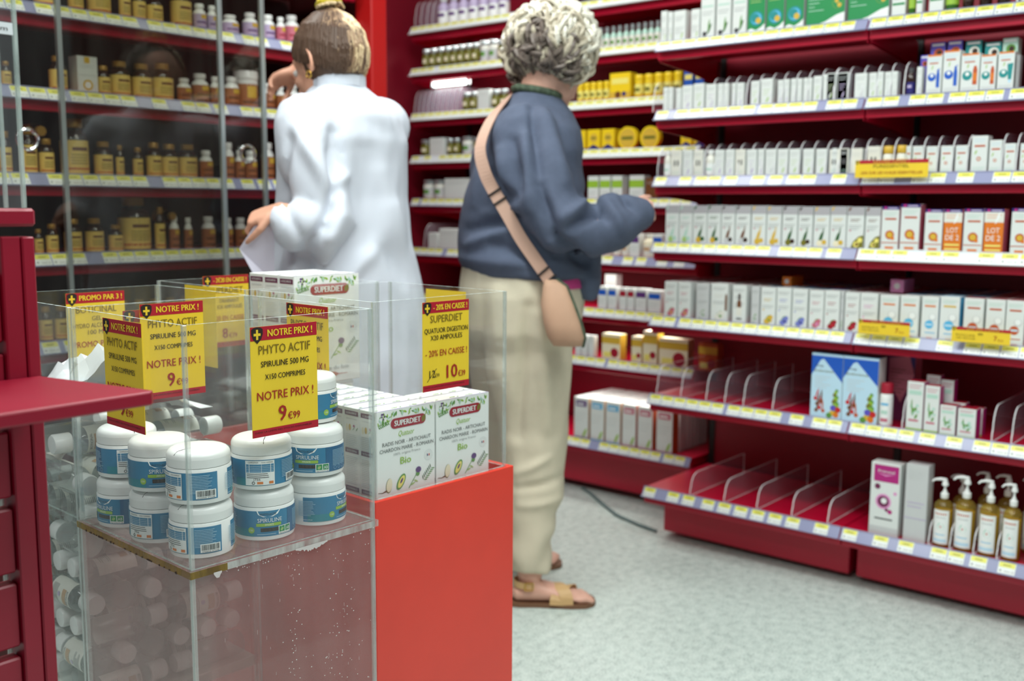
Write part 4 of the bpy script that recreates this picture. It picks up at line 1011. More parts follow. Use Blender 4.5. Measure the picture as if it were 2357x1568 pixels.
# ---------------------------------------------------------------- digestion cartons
CW, CD, CH = 0.129, 0.0405, 0.176
def quatuor():
    b = MB()
    b.box(-CW / 2, CW / 2, 0, CD, 0, CH, 'carton_bright', .0007)
    f = Face(b, lambda u, v, k: (u - CW / 2, -k, v))
    rd = random.Random(2)
    for i in range(60):                       # leafy border on top
        u = rd.uniform(.003, .122)
        v = CH - rd.uniform(.0, .016) - .002
        if .034 < u < .104 and v < CH - .010: v = CH - rd.uniform(.002, .008)
        a = rd.uniform(-2.7, -.4)
        L = rd.uniform(.005, .010)
        lo = CH - .0135 if .030 < u < .104 else CH - .027
        if v - L * abs(math.sin(a)) < lo: L = max(.003, (v - lo) / max(.3, abs(math.sin(a))))
        f.leafs(u, v, min(L, CW - u - .002 if math.cos(a) > 0 else L), L * .38, a, rd.choice(('leaf', 'lleaf', 'lleaf', 'mint', 'lime')))
    for k in range(7):                        # sprig on the left
        f.leafs(.005 + .0032 * k, CH - .025 + .0008 * k, .005, .002, 1.1, 'leaf'); f.leafs(.005 + .0032 * k, CH - .025 + .0008 * k, .005, .002, -.7, 'leaf')
    for k in range(5): f.disc(.012 + .003 * (k % 3), CH - .005 - .004 * (k // 2), .0016, 'purple')
    cx = .069                                # logo pill
    pill = []
    for i in range(9): a = PI / 2 + PI * i / 8; pill.append((cx - .030 + .0085 * math.cos(a), CH - .0235 + .0085 * math.sin(a)))
    for i in range(9): a = -PI / 2 + PI * i / 8; pill.append((cx + .030 + .0085 * math.cos(a), CH - .0235 + .0085 * math.sin(a)))
    f.poly(pill, 'crimson')
    for o in (0, .0004, .0008): f.text('SUPERDIET', cx - .0025 + o, CH - .0278, .0090, 'white', w=.057)
    f.leafs(cx + .030, CH - .029, .014, .009, 1.0, 'olive')
    f.text('Quatuor', cx - .006, CH - .0455, .0088, 'lime', w=.034, shear=.25)
    f.text('RADIS NOIR - ARTICHAUT', .0655, CH - .0585, .0062, 'tgrey', w=.106)
    f.text('CHARDON MARIE - ROMARIN', .0655, CH - .0690, .0062, 'tgrey', w=.118)
    f.text('100% origine France', .0655, CH - .0765, .0040, 'grey', w=.058)
    f.text('Bio', .062, CH - .0930, .0115, 'lime', w=.023); f.text('Bio', .0625, CH - .0930, .0115, 'lime', w=.023)
    f.ring(.113, CH - .088, .0092, .0087, 'lgrey'); f.ring(.113, CH - .088, .0062, .0058, 'lgrey')
    f.rect(.110, CH - .090, .112, CH - .086, 'navy'); f.rect(.114, CH - .090, .116, CH - .086, 'red')
    y = CH - .125                            # radish, artichoke, thistle, rosemary
    f.disc(.026, y, .0066, 'olive', ry=.0120, rot=-.15); f.disc(.0265, y + .0005, .0062, 'cream', ry=.0112, rot=-.15)
    f.poly([(.021, y - .006), (.012, y - .009), (.003, y - .008), (.003, y - .0088), (.012, y - .0102), (.022, y - .009)], 'brown')
    f.disc(.052, y + .002, .0075, 'leaf', ry=.0145, rot=-.6); f.disc(.0525, y + .002, .0052, 'pyellow', ry=.0115, rot=-.6); f.disc(.053, y + .0035, .0020, 'purple', ry=.005, rot=-.6)
    f.poly([(.068, y - .012), (.0692, y - .0125), (.088, y + .010), (.087, y + .011)], 'leaf')
    f.leafs(.072, y - .008, .012, .003, .3, 'lleaf'); f.leafs(.080, y, .011, .003, -.5, 'lleaf')
    f.disc(.089, y + .009, .0042, 'leaf'); f.disc(.0905, y + .0155, .0062, 'purple', ry=.0052)
    for k in range(7): f.leafs(.102 + .0028 * k, y - .004 + .0028 * k, .009, .0016, 1.9, 'dgreen'); f.leafs(.102 + .0028 * k, y - .004 + .0028 * k, .009, .0016, -.1, 'leaf')
    f.text('Bien-être du foie', .066, CH - .1555, .0068, 'grey', w=.078)
    f.poly([(.030, .0105), (.034, .0085), (.076, .0085), (.084, .0118), (.102, .0120), (.102, .0128), (.084, .0132), (.076, .0168), (.034, .0168), (.030, .0145)], 'rust')
    f.rect(.036, .0140, .074, .0156, 'orange')
    # side panel seen from the left
    g_ = Face(b, lambda u, v, k: (-CW / 2 - k, CD - u, v))
    def side(g):
        for v, s in ((CH - .013, 'NOTRE EXPERTISE'), (CH - .076, 'NOTRE FORMULE'), (CH - .140, 'CONSEILS')):
            g.rect(.003, v, CD - .003, v + .0078, 'wine')
            g.text(s, CD / 2, v + .0022, .0034, 'white', w=.026)
        g.text('LE QUATUOR DIGESTION', CD / 2, CH - .0195, .0022, 'grey', w=.028)
        g.disc(.008, CH - .034, .003, 'cream', ry=.006); g.disc(.0155, CH - .033, .003, 'gold', ry=.0055); g.disc(.026, CH - .030, .0022, 'magenta'); g.leafs(.022, CH - .038, .009, .0015, .8, 'leaf'); g.leafs(.031, CH - .038, .009, .002, .9, 'leaf')
        g.lines(.004, CD - .004, CH - .046, 8, .0030, .0009, 'lgrey', 3)
        g.lines(.004, CD - .004, CH - .083, 16, .0030, .0009, 'lgrey', 6)
        g.lines(.004, CD - .004, CH - .147, 8, .0030, .0009, 'lgrey', 8)
    side(g_)
    t = Face(b, lambda u, v, k: (u - CW / 2, v, CH + k))
    t.rect(.0, .0, CW, .0035, 'lav')
    for i in range(12): t.leafs(rd.uniform(.005, .115), rd.uniform(.006, .010), .008, .003, rd.uniform(-.3, .6), rd.choice(('leaf', 'lleaf')))
    return b.mesh('carton')
QM = quatuor()
def qbox(bn, x, y, z, label):
    p = Vector((bn.location.x, bn.location.y, 0)) + E1 * (x + CW / 2) + E2 * y
    return tag(link('supplement_carton', QM, None, (p.x, p.y, z), TH), label, 'box', 'white digestion ampoule cartons')
for r in range(7):
    qbox(bin2, .013, .012 + r * .0412, .6448, 'white leafy carton in the left row of the red bin, %s' % ('frontmost' if r == 0 else ('rearmost' if r == 6 else ORD[r + 1] + ' from the front')))
for r in range(2):
    qbox(bin2, .145, .012 + r * .0412, .6448, 'white leafy carton in the right row of the red bin, %s' % ('frontmost' if r == 0 else 'directly behind the frontmost one'))
for r in range(3):
    qbox(bin4, .122, .017 + r * .0412, .6255, 'lower white carton in the back right bin, %s' % ('front column', 'second column', 'rear column')[r])
for r in range(3):
    o = qbox(bin4, .115 + CW * .095, .016 + r * .0490, .8085, 'large white carton topping the tall stack in the back bin, %s' % ('nearest', 'second', 'rearmost')[r])
    o.scale = (1.19, 1.19, 1.19)
b = MB()
b.box(0, CW, 0, .150, 0, .0062, 'lgrey', .001)
p = Vector((bin4.location.x, bin4.location.y, 0)) + E1 * .122 + E2 * .0165
tag(b.build('cardboard_spacer', None, (p.x, p.y, .6255 + CH + .0003), TH), 'grey cardboard layer between the two levels of tall carton stack', 'cardboard')

# ---------------------------------------------------------------- gel bottles and paper in the rear left bin
def gel_meshes():
    b = MB()
    b.lathe([(.015, 0), (.0205, .003), (.022, .010), (.022, .082), (.019, .092), (.012, .098)], 'clear_pet', 18)
    c = MB()
    c.lathe([(.0155, .0985), (.0160, .0995), (.0160, .124), (.0145, .127), (.004, .128)], 'plastic_white', 18)
    l = MB()
    l.band(.0224, .016, .078, 'offwhite', -1.5, 1.5, 14)
    f = Face(l, lambda u, v, k: ((.0224 + k) * math.cos(u / .0224), (.0224 + k) * math.sin(u / .0224), .016 + v), sub=.006)
    f.lines(-.018, .016, .022, 6, .003, .001, 'grey', 2)
    f.rect(-.014, .040, .012, .052, 'tan')
    f.disc(-.004, .030, .004, 'lav')
    f.text('BOTICINAL', 0, .055, .004, 'dgrey', w=.026)
    return b.mesh('bottle_body', 40), c.mesh('flip_cap', 40), l.mesh('label', 60)
GB, GC, GL = gel_meshes()
MB().box(.004, .300, .004, .298, .350, .368, 'offwhite', .001).build('false_floor', bin3)
rd = random.Random(12)
gi = 0
for layer in range(9):
    for ix in range(2):
        for iy in range(6):
            if layer == 8 and rd.random() < .5: continue
            gi += 1
            x = .012 + ix * .145 + rd.uniform(0, .006)
            y = .028 + iy * .0475
            if layer % 2: x, y = .028 + iy * .0475, .012 + ix * .145 + rd.uniform(0, .004)
            p = Vector((bin3.location.x, bin3.location.y, 0)) + E1 * x + E2 * y
            z = .392 + layer * .0475
            fl = rd.random() < .5
            e = empty('gel_bottle', (p.x, p.y, z), 0, None, 'bottle', 'small hand gel bottles in the rear left bin')
            row = ORD[9 - layer] if layer < 8 else 'topmost'
            e['label'] = 'gel bottle in rear left bin, layer %d from top, %s, %s' % (9 - layer, ORD[iy + 1] + (' from left' if layer % 2 else ' from front'), ('near half', 'far half')[ix] if layer % 2 else ('left half', 'right half')[ix])
            d = E1 if not layer % 2 else E2
            sgn = -1 if fl else 1
            if fl:
                e.location = (p + d * .129).to_tuple()[:2] + (z,)
            zax = d * sgn
            xax = Vector((0, 0, 1)) if rd.random() < .3 else zax.cross(Vector((0, 0, 1))) * rd.choice((1, -1))
            yax = zax.cross(xax)
            e.rotation_euler = Matrix((xax, yax, zax)).transposed().to_euler()
            link('bottle_body', GB, e); link('flip_cap', GC, e); link('label', GL, e)
# crumpled white paper on the bottles
mb = MB()
n, m_ = 22, 16
vs = []
for j in range(m_):
    for i in range(n):
        u, v = i / (n - 1), j / (m_ - 1)
        x, y = .008 + .23 * u, .012 + .20 * v
        z = .80 + .13 * (1 - abs(u - .28) * 1.5) * (1 - .45 * v) + .03 * noise.noise(Vector((u * 5, v * 5, 1))) + .02 * noise.noise(Vector((u * 9, v * 9, 3)))
        z = max(z, .818)
        p = Vector((bin3.location.x, bin3.location.y, 0)) + E1 * x + E2 * y
        vs.append((p.x, p.y, z))
mat('tissue', (232, 234, 236), rough=0.8)
fs = [(j * n + i, j * n + i + 1, (j + 1) * n + i + 1, (j + 1) * n + i) for j in range(m_ - 1) for i in range(n - 1)]
mb.add(vs, fs, 'tissue')
o = mb.build('wrapping_paper', smooth=25)
sd = o.modifiers.new('s', 'SOLIDIFY'); sd.thickness = .0006
tag(o, 'crumpled white paper lying on the gel bottles in the bin', 'paper')

# ---------------------------------------------------------------- red wooden counter at the left edge
ct = empty('red_counter', (0.45, 1.09, 0), 0, 'red painted wooden counter with slatted side and jutting shelf at the left edge', 'counter')
part(MB().box(0.483, 0.5035, 1.10, 1.13, 0, 1.115, 'red_wood', .0015), 'post', ct)
part(MB().box(0.504, 0.5175, 1.098, 1.13, 0, 1.1145, 'red_wood', .0015), 'post', ct)
for k in range(13):
    z1 = 1.075 - k * .0845
    part(MB().box(0.1, 0.4825, 1.106, 1.126, z1 - .072, z1, 'red_wood', .002), 'slat', ct)
part(MB().box(0.1, 0.519, 1.095, 1.145, 1.1255, 1.1445, 'red_wood', .003), 'top_board', ct)
part(MB().box(0.1, 0.47, 1.10, 1.128, 1.1155, 1.1255, 'maroon'), 'spacer', ct)
pb = MB()
top = [(-.25, .912), (.541, .918), (.547, .925), (.513, 1.094), (-.25, 1.094)]
z0, z1 = .951, .965
n = len(top)
pb.add([(x, y, z0) for x, y in top] + [(x, y, z1) for x, y in top], [tuple(range(n - 1, -1, -1)), tuple(range(n, 2 * n))] + [(i, (i + 1) % n, (i + 1) % n + n, i + n) for i in range(n)], 'red_wood')
po = part(pb, 'shelf_board', ct)
bv = po.modifiers.new('b', 'BEVEL'); bv.width = .002; bv.segments = 2
# acrylic case standing on the counter
ca = empty('acrylic_case', (0.3, 1.10, 1.1445), 0, 'clear acrylic display case standing on the red counter top', 'display case')
for nm, a, ax in (('front_panel', (0.12, 0.510, 1.0985, 1.1015), 'y'), ('side_panel', (0.507, 0.510, 1.1015, 1.142), 'x'), ('back_panel', (0.12, 0.510, 1.142, 1.1445), 'y')):
    part(slab(MB(), *a, 1.1447, 1.55, 'acrylic', 'acrylic_edge', ax), nm, ca)
for y in (1.100, 1.143):
    part(MB().box(.5075, .5115, y - .0022, y + .0022, 1.1447, 1.55, 'acrylic_edge', .0006), 'corner_seam', ca)
tgm = MB()
tgm.box(.40, .506, 1.0965, 1.0975, 1.322, 1.334, 'rail_white')
f = Face(tgm, lambda u, v, k: (u, 1.0965 - k, v))
f.text('.com', .5005, 1.3258, .0044, 'dgrey', w=.021, align='r')
part(tgm, 'web_label', ca)
# ---------------------------------------------------------------- goods on the shelves
def carton_mesh(kind, w, d, h):
    b = MB()
    base, side, top, art, desc = KINDS[kind]
    b.box(-w / 2, w / 2, -d / 2, d / 2, 0, h, base, min(.0008, w * .03), dict(l=side, r=side, k=side, t=top))
    f = front_face(b, w, d, h)
    art(f, w, h)
    return b.mesh('carton')
def ticks(f, n, v0, gap, ink='tick', u0=.12, u1=.88, h=.012):
    for i in range(n): f.rect(u0, v0 - i * gap, u1 - .12 * ((i * 7) % 3), v0 - i * gap + h, ink)
def rr(w, h, r): return r, r * w / h          # round disc in face units
def disc(f, w, h, u, v, r, c): f.disc(u, v, r, c, ry=r * w / h)
def a_plain(f, w, h): ticks(f, 3, .8, .06); ticks(f, 4, .45, .06); f.leafs(.6, .08, .3, .1, .8, 'lleaf')
def a_leaf(f, w, h):
    f.rect(.1, .60, .9, .63, 'mint'); ticks(f, 3, .86, .05); ticks(f, 2, .5, .05); f.leafs(.45, .08, .42, .10, .5, 'dgreen'); f.leafs(.55, .10, .30, .12, 1.2, 'leaf'); disc(f, w, h, .3, .09, .16, 'dgrey'); disc(f, w, h, .8, .93, .08, 'dgreen')
def a_green(f, w, h):
    f.poly([(0, 0), (1, 0), (1, .16), (.8, .10), (.5, .05), (.2, .09), (0, .06)], 'white'); f.text('PROTECT', .5, .68, .05, 'white', w=.84); f.rect(.15, .76, .8, .80, 'orange'); ticks(f, 2, .60, .05, 'lleaf'); ticks(f, 2, .92, .04, 'mint')
    disc(f, w, h, .5, .26, .40, 'teal'); disc(f, w, h, .5, .26, .31, 'sky'); disc(f, w, h, .44, .27, .24, 'teal'); disc(f, w, h, .62, .22, .16, 'gold')
def a_greenw(f, w, h):
    f.poly([(0, 0), (1, 0), (1, .22), (.8, .18), (.5, .07), (.25, .02), (0, .03)], 'white'); f.poly([(0, 1), (0, .72), (.1, .9), (.22, 1)], 'white')
    f.text('PROTECT', .46, .62, .07, 'white', w=.34); f.rect(.06, .62, .27, .69, 'gold'); ticks(f, 4, .50, .07, 'mint', .06, .46); f.text('Vitalité', .5, .86, .07, 'mint', w=.42)
    disc(f, w, h, .82, .40, .145, 'leaf'); disc(f, w, h, .82, .40, .125, 'green'); disc(f, w, h, .79, .44, .05, 'gold'); disc(f, w, h, .86, .36, .055, 'gold')
def a_bluedrop(f, w, h): disc(f, w, h, .5, .72, .3, 'blue'); disc(f, w, h, .5, .74, .12, 'white'); f.rect(.05, .26, .95, .31, 'green'); ticks(f, 3, .5, .06)
def mk_oil(c):
    def a(f, w, h): ticks(f, 2, .84, .08, 'tick'); ticks(f, 3, .58, .09, c, .2, .8); f.leafs(.45, .10, .35, .12, .7, c)
    return a
def mk_drop(c, c2, shape):
    def a(f, w, h):
        f.rect(.05, .955, .95, 1, 'orange'); ticks(f, 2, .88, .05, 'lsky'); f.rect(.18, .77, .75, .80, 'rust')
        disc(f, w, h, .36, .44, .27, c); disc(f, w, h, .36, .48, .11, 'white'); f.leafs(.33, .62, .16, .06, .9, 'lime')
        if shape == 'spray': f.poly([(.66, .18), (.88, .18), (.88, .50), (.84, .58), (.84, .62), (.92, .66), (.70, .62), (.70, .56), (.66, .50)], c2)
        elif shape == 'bottle': f.poly([(.66, .20), (.90, .20), (.90, .58), (.84, .68), (.72, .68), (.66, .58)], c2); f.rect(.68, .30, .88, .50, 'orange')
        else: f.poly([(.58, .68), (.94, .70), (.86, .28), (.66, .28)], c2); f.rect(.68, .2, .85, .28, 'lsky')
        ticks(f, 2, .12, .05, 'lgrey')
    return a
def mk_lid(c): 
    def a(f, w, h): disc(f, w, h, .55, .80, .32, c); f.rect(.1, .93, .9, .97, 'white'); disc(f, w, h, .6, .80, .18, 'dbrown')
    return a
def mk_fruit(c1, c2, c3, big=False):
    def a(f, w, h):
        f.rect(0, .80, 1, 1, 'lmauve'); f.leafs(.05, .90, .22, .07, .4, c3); ticks(f, 2, .70, .04, c3 if c3 != 'cream' else 'lgrey', .2, .8); ticks(f, 3, .55, .045); disc(f, w, h, .2, .44, .05, 'rose')
        if big:
            f.poly([(.22, .0), (1, 0), (1, .34), (.7, .30), (.4, .18)], c1); disc(f, w, h, .58, .12, .17, c2); disc(f, w, h, .8, .22, .15, c2); disc(f, w, h, .62, .12, .09, c3)
        else:
            f.leafs(.30, .08, .5, .16, .75, c1); disc(f, w, h, .42, .12, .20, c2); disc(f, w, h, .70, .15, .15, c3); f.leafs(.55, .20, .35, .08, 1.2, c1)
    return a
def a_navy(f, w, h):
    f.rect(0, .93, 1, 1, 'navy'); disc(f, w, h, .2, .965, .09, 'magenta'); f.rect(.34, .95, .88, .98, 'lav'); ticks(f, 2, .85, .05, 'mint'); f.rect(.2, .70, .85, .74, 'rust')
    f.ring(.5, .36, .26, .17, 'rust', asp=w / h); disc(f, w, h, .5, .36, .25, 'rust'); disc(f, w, h, .5, .36, .17, 'gold'); disc(f, w, h, .68, .28, .1, 'orange'); f.rect(.03, .17, .97, .19, 'rust'); f.rect(.25, .04, .75, .09, 'orange')
def a_lot(f, w, h):
    f.rect(0, .93, 1, 1, 'navy'); disc(f, w, h, .2, .965, .09, 'magenta'); f.rect(.34, .95, .88, .98, 'lav'); f.rect(0, .70, 1, .93, 'offwhite'); ticks(f, 2, .86, .06, 'orange')
    f.leafs(.55, .66, .4, .12, .8, 'white'); f.text('LOT', .5, .46, .12, 'white', w=.62); f.text('DE 2', .5, .29, .12, 'white', w=.74); f.rect(.1, .16, .9, .2, 'pyellow'); f.rect(.1, .06, .9, .1, 'pyellow')
def mk_fl(c1, c2, extra=None):
    def a(f, w, h):
        ticks(f, 2, .88, .045, 'tick'); ticks(f, 2, .70, .05, c1, .2, .75); ticks(f, 2, .52, .05); disc(f, w, h, .2, .42, .05, c1)
        if extra == 'bottle': f.poly([(.35, .42), (.65, .42), (.65, .56), (.55, .62), (.55, .72), (.45, .72), (.45, .62), (.35, .56)], 'brown'); f.rect(.42, .62, .58, .78, 'dbrown'); f.rect(.3, .1, .7, .14, 'dgrey'); f.rect(.32, .2, .68, .42, 'offwhite'); return
        f.leafs(.25, .05, .5, .16, .5, 'leaf')
        for du, dv in ((0, 0), (.18, .05), (.08, .1), (.24, .13), (-.1, .02)): disc(f, w, h, .48 + du, .10 + dv, .14, c1)
        disc(f, w, h, .58, .15, .08, c2)
        if extra == 'plant': f.poly([(.84, .30), (.97, .30), (.97, .66), (.93, .74), (.88, .74), (.84, .66)], 'brown')
    return a
def mk_sky(c, line):
    def a(f, w, h): ticks(f, 2, .9, .045, 'mint'); f.rect(.18, .76, .82, .80, line); disc(f, w, h, .66, .52, .22, 'lgrey'); disc(f, w, h, .66, .53, .17, 'white'); disc(f, w, h, .48, .35, .26, c); f.rect(.28, .33, .68, .37, 'lsky'); f.rect(.25, .15, .85, .17, c); f.rect(.35, .03, .7, .05, line)
    return a
def a_none(f, w, h): ticks(f, 2, .8, .08, 'lgrey')
def a_diamond(f, w, h):
    f.poly([(0, 1), (.50, .95), (.28, .90), (0, .66)], 'blue'); f.poly([(.30, .97), (1, .97), (1, .58)], 'blue'); f.rect(0, .965, 1, 1, 'lsky')
    f.text('Energy', .26, .80, .030, 'dgrey', w=.26); f.text('Endurance', .40, .72, .036, 'olive', w=.62); ticks(f, 5, .64, .04, 'lgrey', .12, .62, .008)
    for u, v, c in ((.22, .22, 'brown'), (.16, .30, 'red'), (.3, .16, 'red'), (.36, .26, 'brown'), (.42, .12, 'rust'), (.2, .12, 'brown')): f.leafs(u, v, .2, .05, .5 + u * 3, c); disc(f, w, h, u, v, .06, c)
    for i in range(9): disc(f, w, h, .84 - .03 * (i % 3), .45 - .035 * i, .05 + .007 * i, ('leaf', 'lime', 'olive')[i % 3])
    for u, v, c in ((.72, .1, 'gold'), (.84, .08, 'orange'), (.74, .18, 'violet'), (.9, .16, 'red'), (.62, .06, 'leaf')): disc(f, w, h, u, v, .09, c)
def a_diaback(f, w, h): f.poly([(.7, 1), (1, 1), (1, .8)], 'navy'); f.poly([(.1, .95), (.8, 1), (.98, .72), (.55, .28), (.1, .6)], 'rose'); ticks(f, 8, .78, .05, 'brown', .18, .68, .01)
def a_arnica(f, w, h):
    f.rect(.12, .74, .88, .82, 'mint'); ticks(f, 2, .92, .05, 'rose')
    for u, v in ((.3, .5), (.5, .42), (.65, .52), (.4, .36), (.7, .4)): disc(f, w, h, u, v, .10, 'mint'); f.leafs(u, v - .06, .22, .08, u * 5, 'leaf')
    f.rect(.15, .2, .75, .24, 'rose'); f.rect(0, 0, 1, .06, 'lime')
def a_magenta(f, w, h):
    f.rect(.1, .74, .95, .97, 'magenta'); f.text('Prénatal', .52, .87, .035, 'white', w=.56); f.poly([(.2, .86), (.5, .82), (.85, .86), (.5, .84)], 'pink'); disc(f, w, h, .24, .67, .10, 'wine'); f.disc(.46, .47, .27, 'pink', ry=.27 * w / h); f.disc(.46, .47, .2, 'wine', ry=.2 * w / h); disc(f, w, h, .48, .48, .1, 'white'); disc(f, w, h, .7, .34, .08, 'magenta'); disc(f, w, h, .58, .36, .06, 'wine')
    f.rect(.18, .22, .8, .24, 'dgrey'); f.rect(0, .0, 1, .12, 'lgrey'); disc(f, w, h, .85, .6, .06, 'pink')
def a_silver(f, w, h): ticks(f, 3, .9, .04, 'lgrey'); f.rect(0, .3, 1, .31, 'lav'); ticks(f, 2, .5, .05, 'lav')
def a_circle(f, w, h): f.rect(.35, .82, .62, .98, 'gold'); ticks(f, 2, .75, .05, 'lgrey'); f.rect(.05, .5, .95, .515, 'lgrey'); f.disc(.5, .25, .25, 'gold', ry=.25 * w / h); f.disc(.5, .25, .16, 'white', ry=.16 * w / h)
def a_creamwin(f, w, h): f.rect(.28, .42, .42, .62, 'dgrey'); f.rect(.58, .42, .72, .62, 'dgrey'); ticks(f, 2, .86, .06, 'lgrey'); ticks(f, 2, .2, .07, 'mint')
def mk_redsmall(n):
    def a(f, w, h):
        ticks(f, 2, .9, .06, 'lsky'); f.rect(.18, .70, .85, .75, 'rust'); f.leafs(.2, .5, .2, .07, .6, 'lime'); disc(f, w, h, .48, .38, .14, 'rust'); disc(f, w, h, .48, .38, .08, 'offwhite'); ticks(f, 2, .14, .06, 'mint')
    return a
def mk_top(c):
    def a(f, w, h): f.rect(.12, .78, .88, .92, c); f.rect(.2, .82, .7, .86, 'white'); ticks(f, 3, .6, .08, 'lgrey'); f.leafs(.6, .03, .4, .12, .6, 'lime'); f.rect(0, 0, 1, .03, c)
    return a
def a_yellowbox(f, w, h): f.rect(0, 0, 1, .3, 'gold'); disc(f, w, h, .4, .2, .14, 'brown'); disc(f, w, h, .7, .22, .1, 'navy'); f.rect(.1, .6, .9, .8, 'pyellow')
def a_yellowblue(f, w, h): f.poly([(0, 0), (1, 0), (1, .12), (.5, .3), (0, .12)], 'navy'); disc(f, w, h, .5, .6, .3, 'gold'); f.rect(.3, .55, .7, .65, 'olive')
def a_greenband(f, w, h): f.rect(0, .5, 1, .8, 'lime'); ticks(f, 3, .35, .08)
def a_honey(f, w, h): f.rect(0, .62, 1, .88, 'gold'); disc(f, w, h, .7, .28, .22, 'crimson'); f.rect(.1, .1, .5, .3, 'pyellow')
def mk_band(c):
    def a(f, w, h): f.rect(.05, .62, .95, .86, c); ticks(f, 3, .45, .09)
    return a
def a_grey(f, w, h): ticks(f, 4, .8, .1, 'grey')
WH = 'carton'
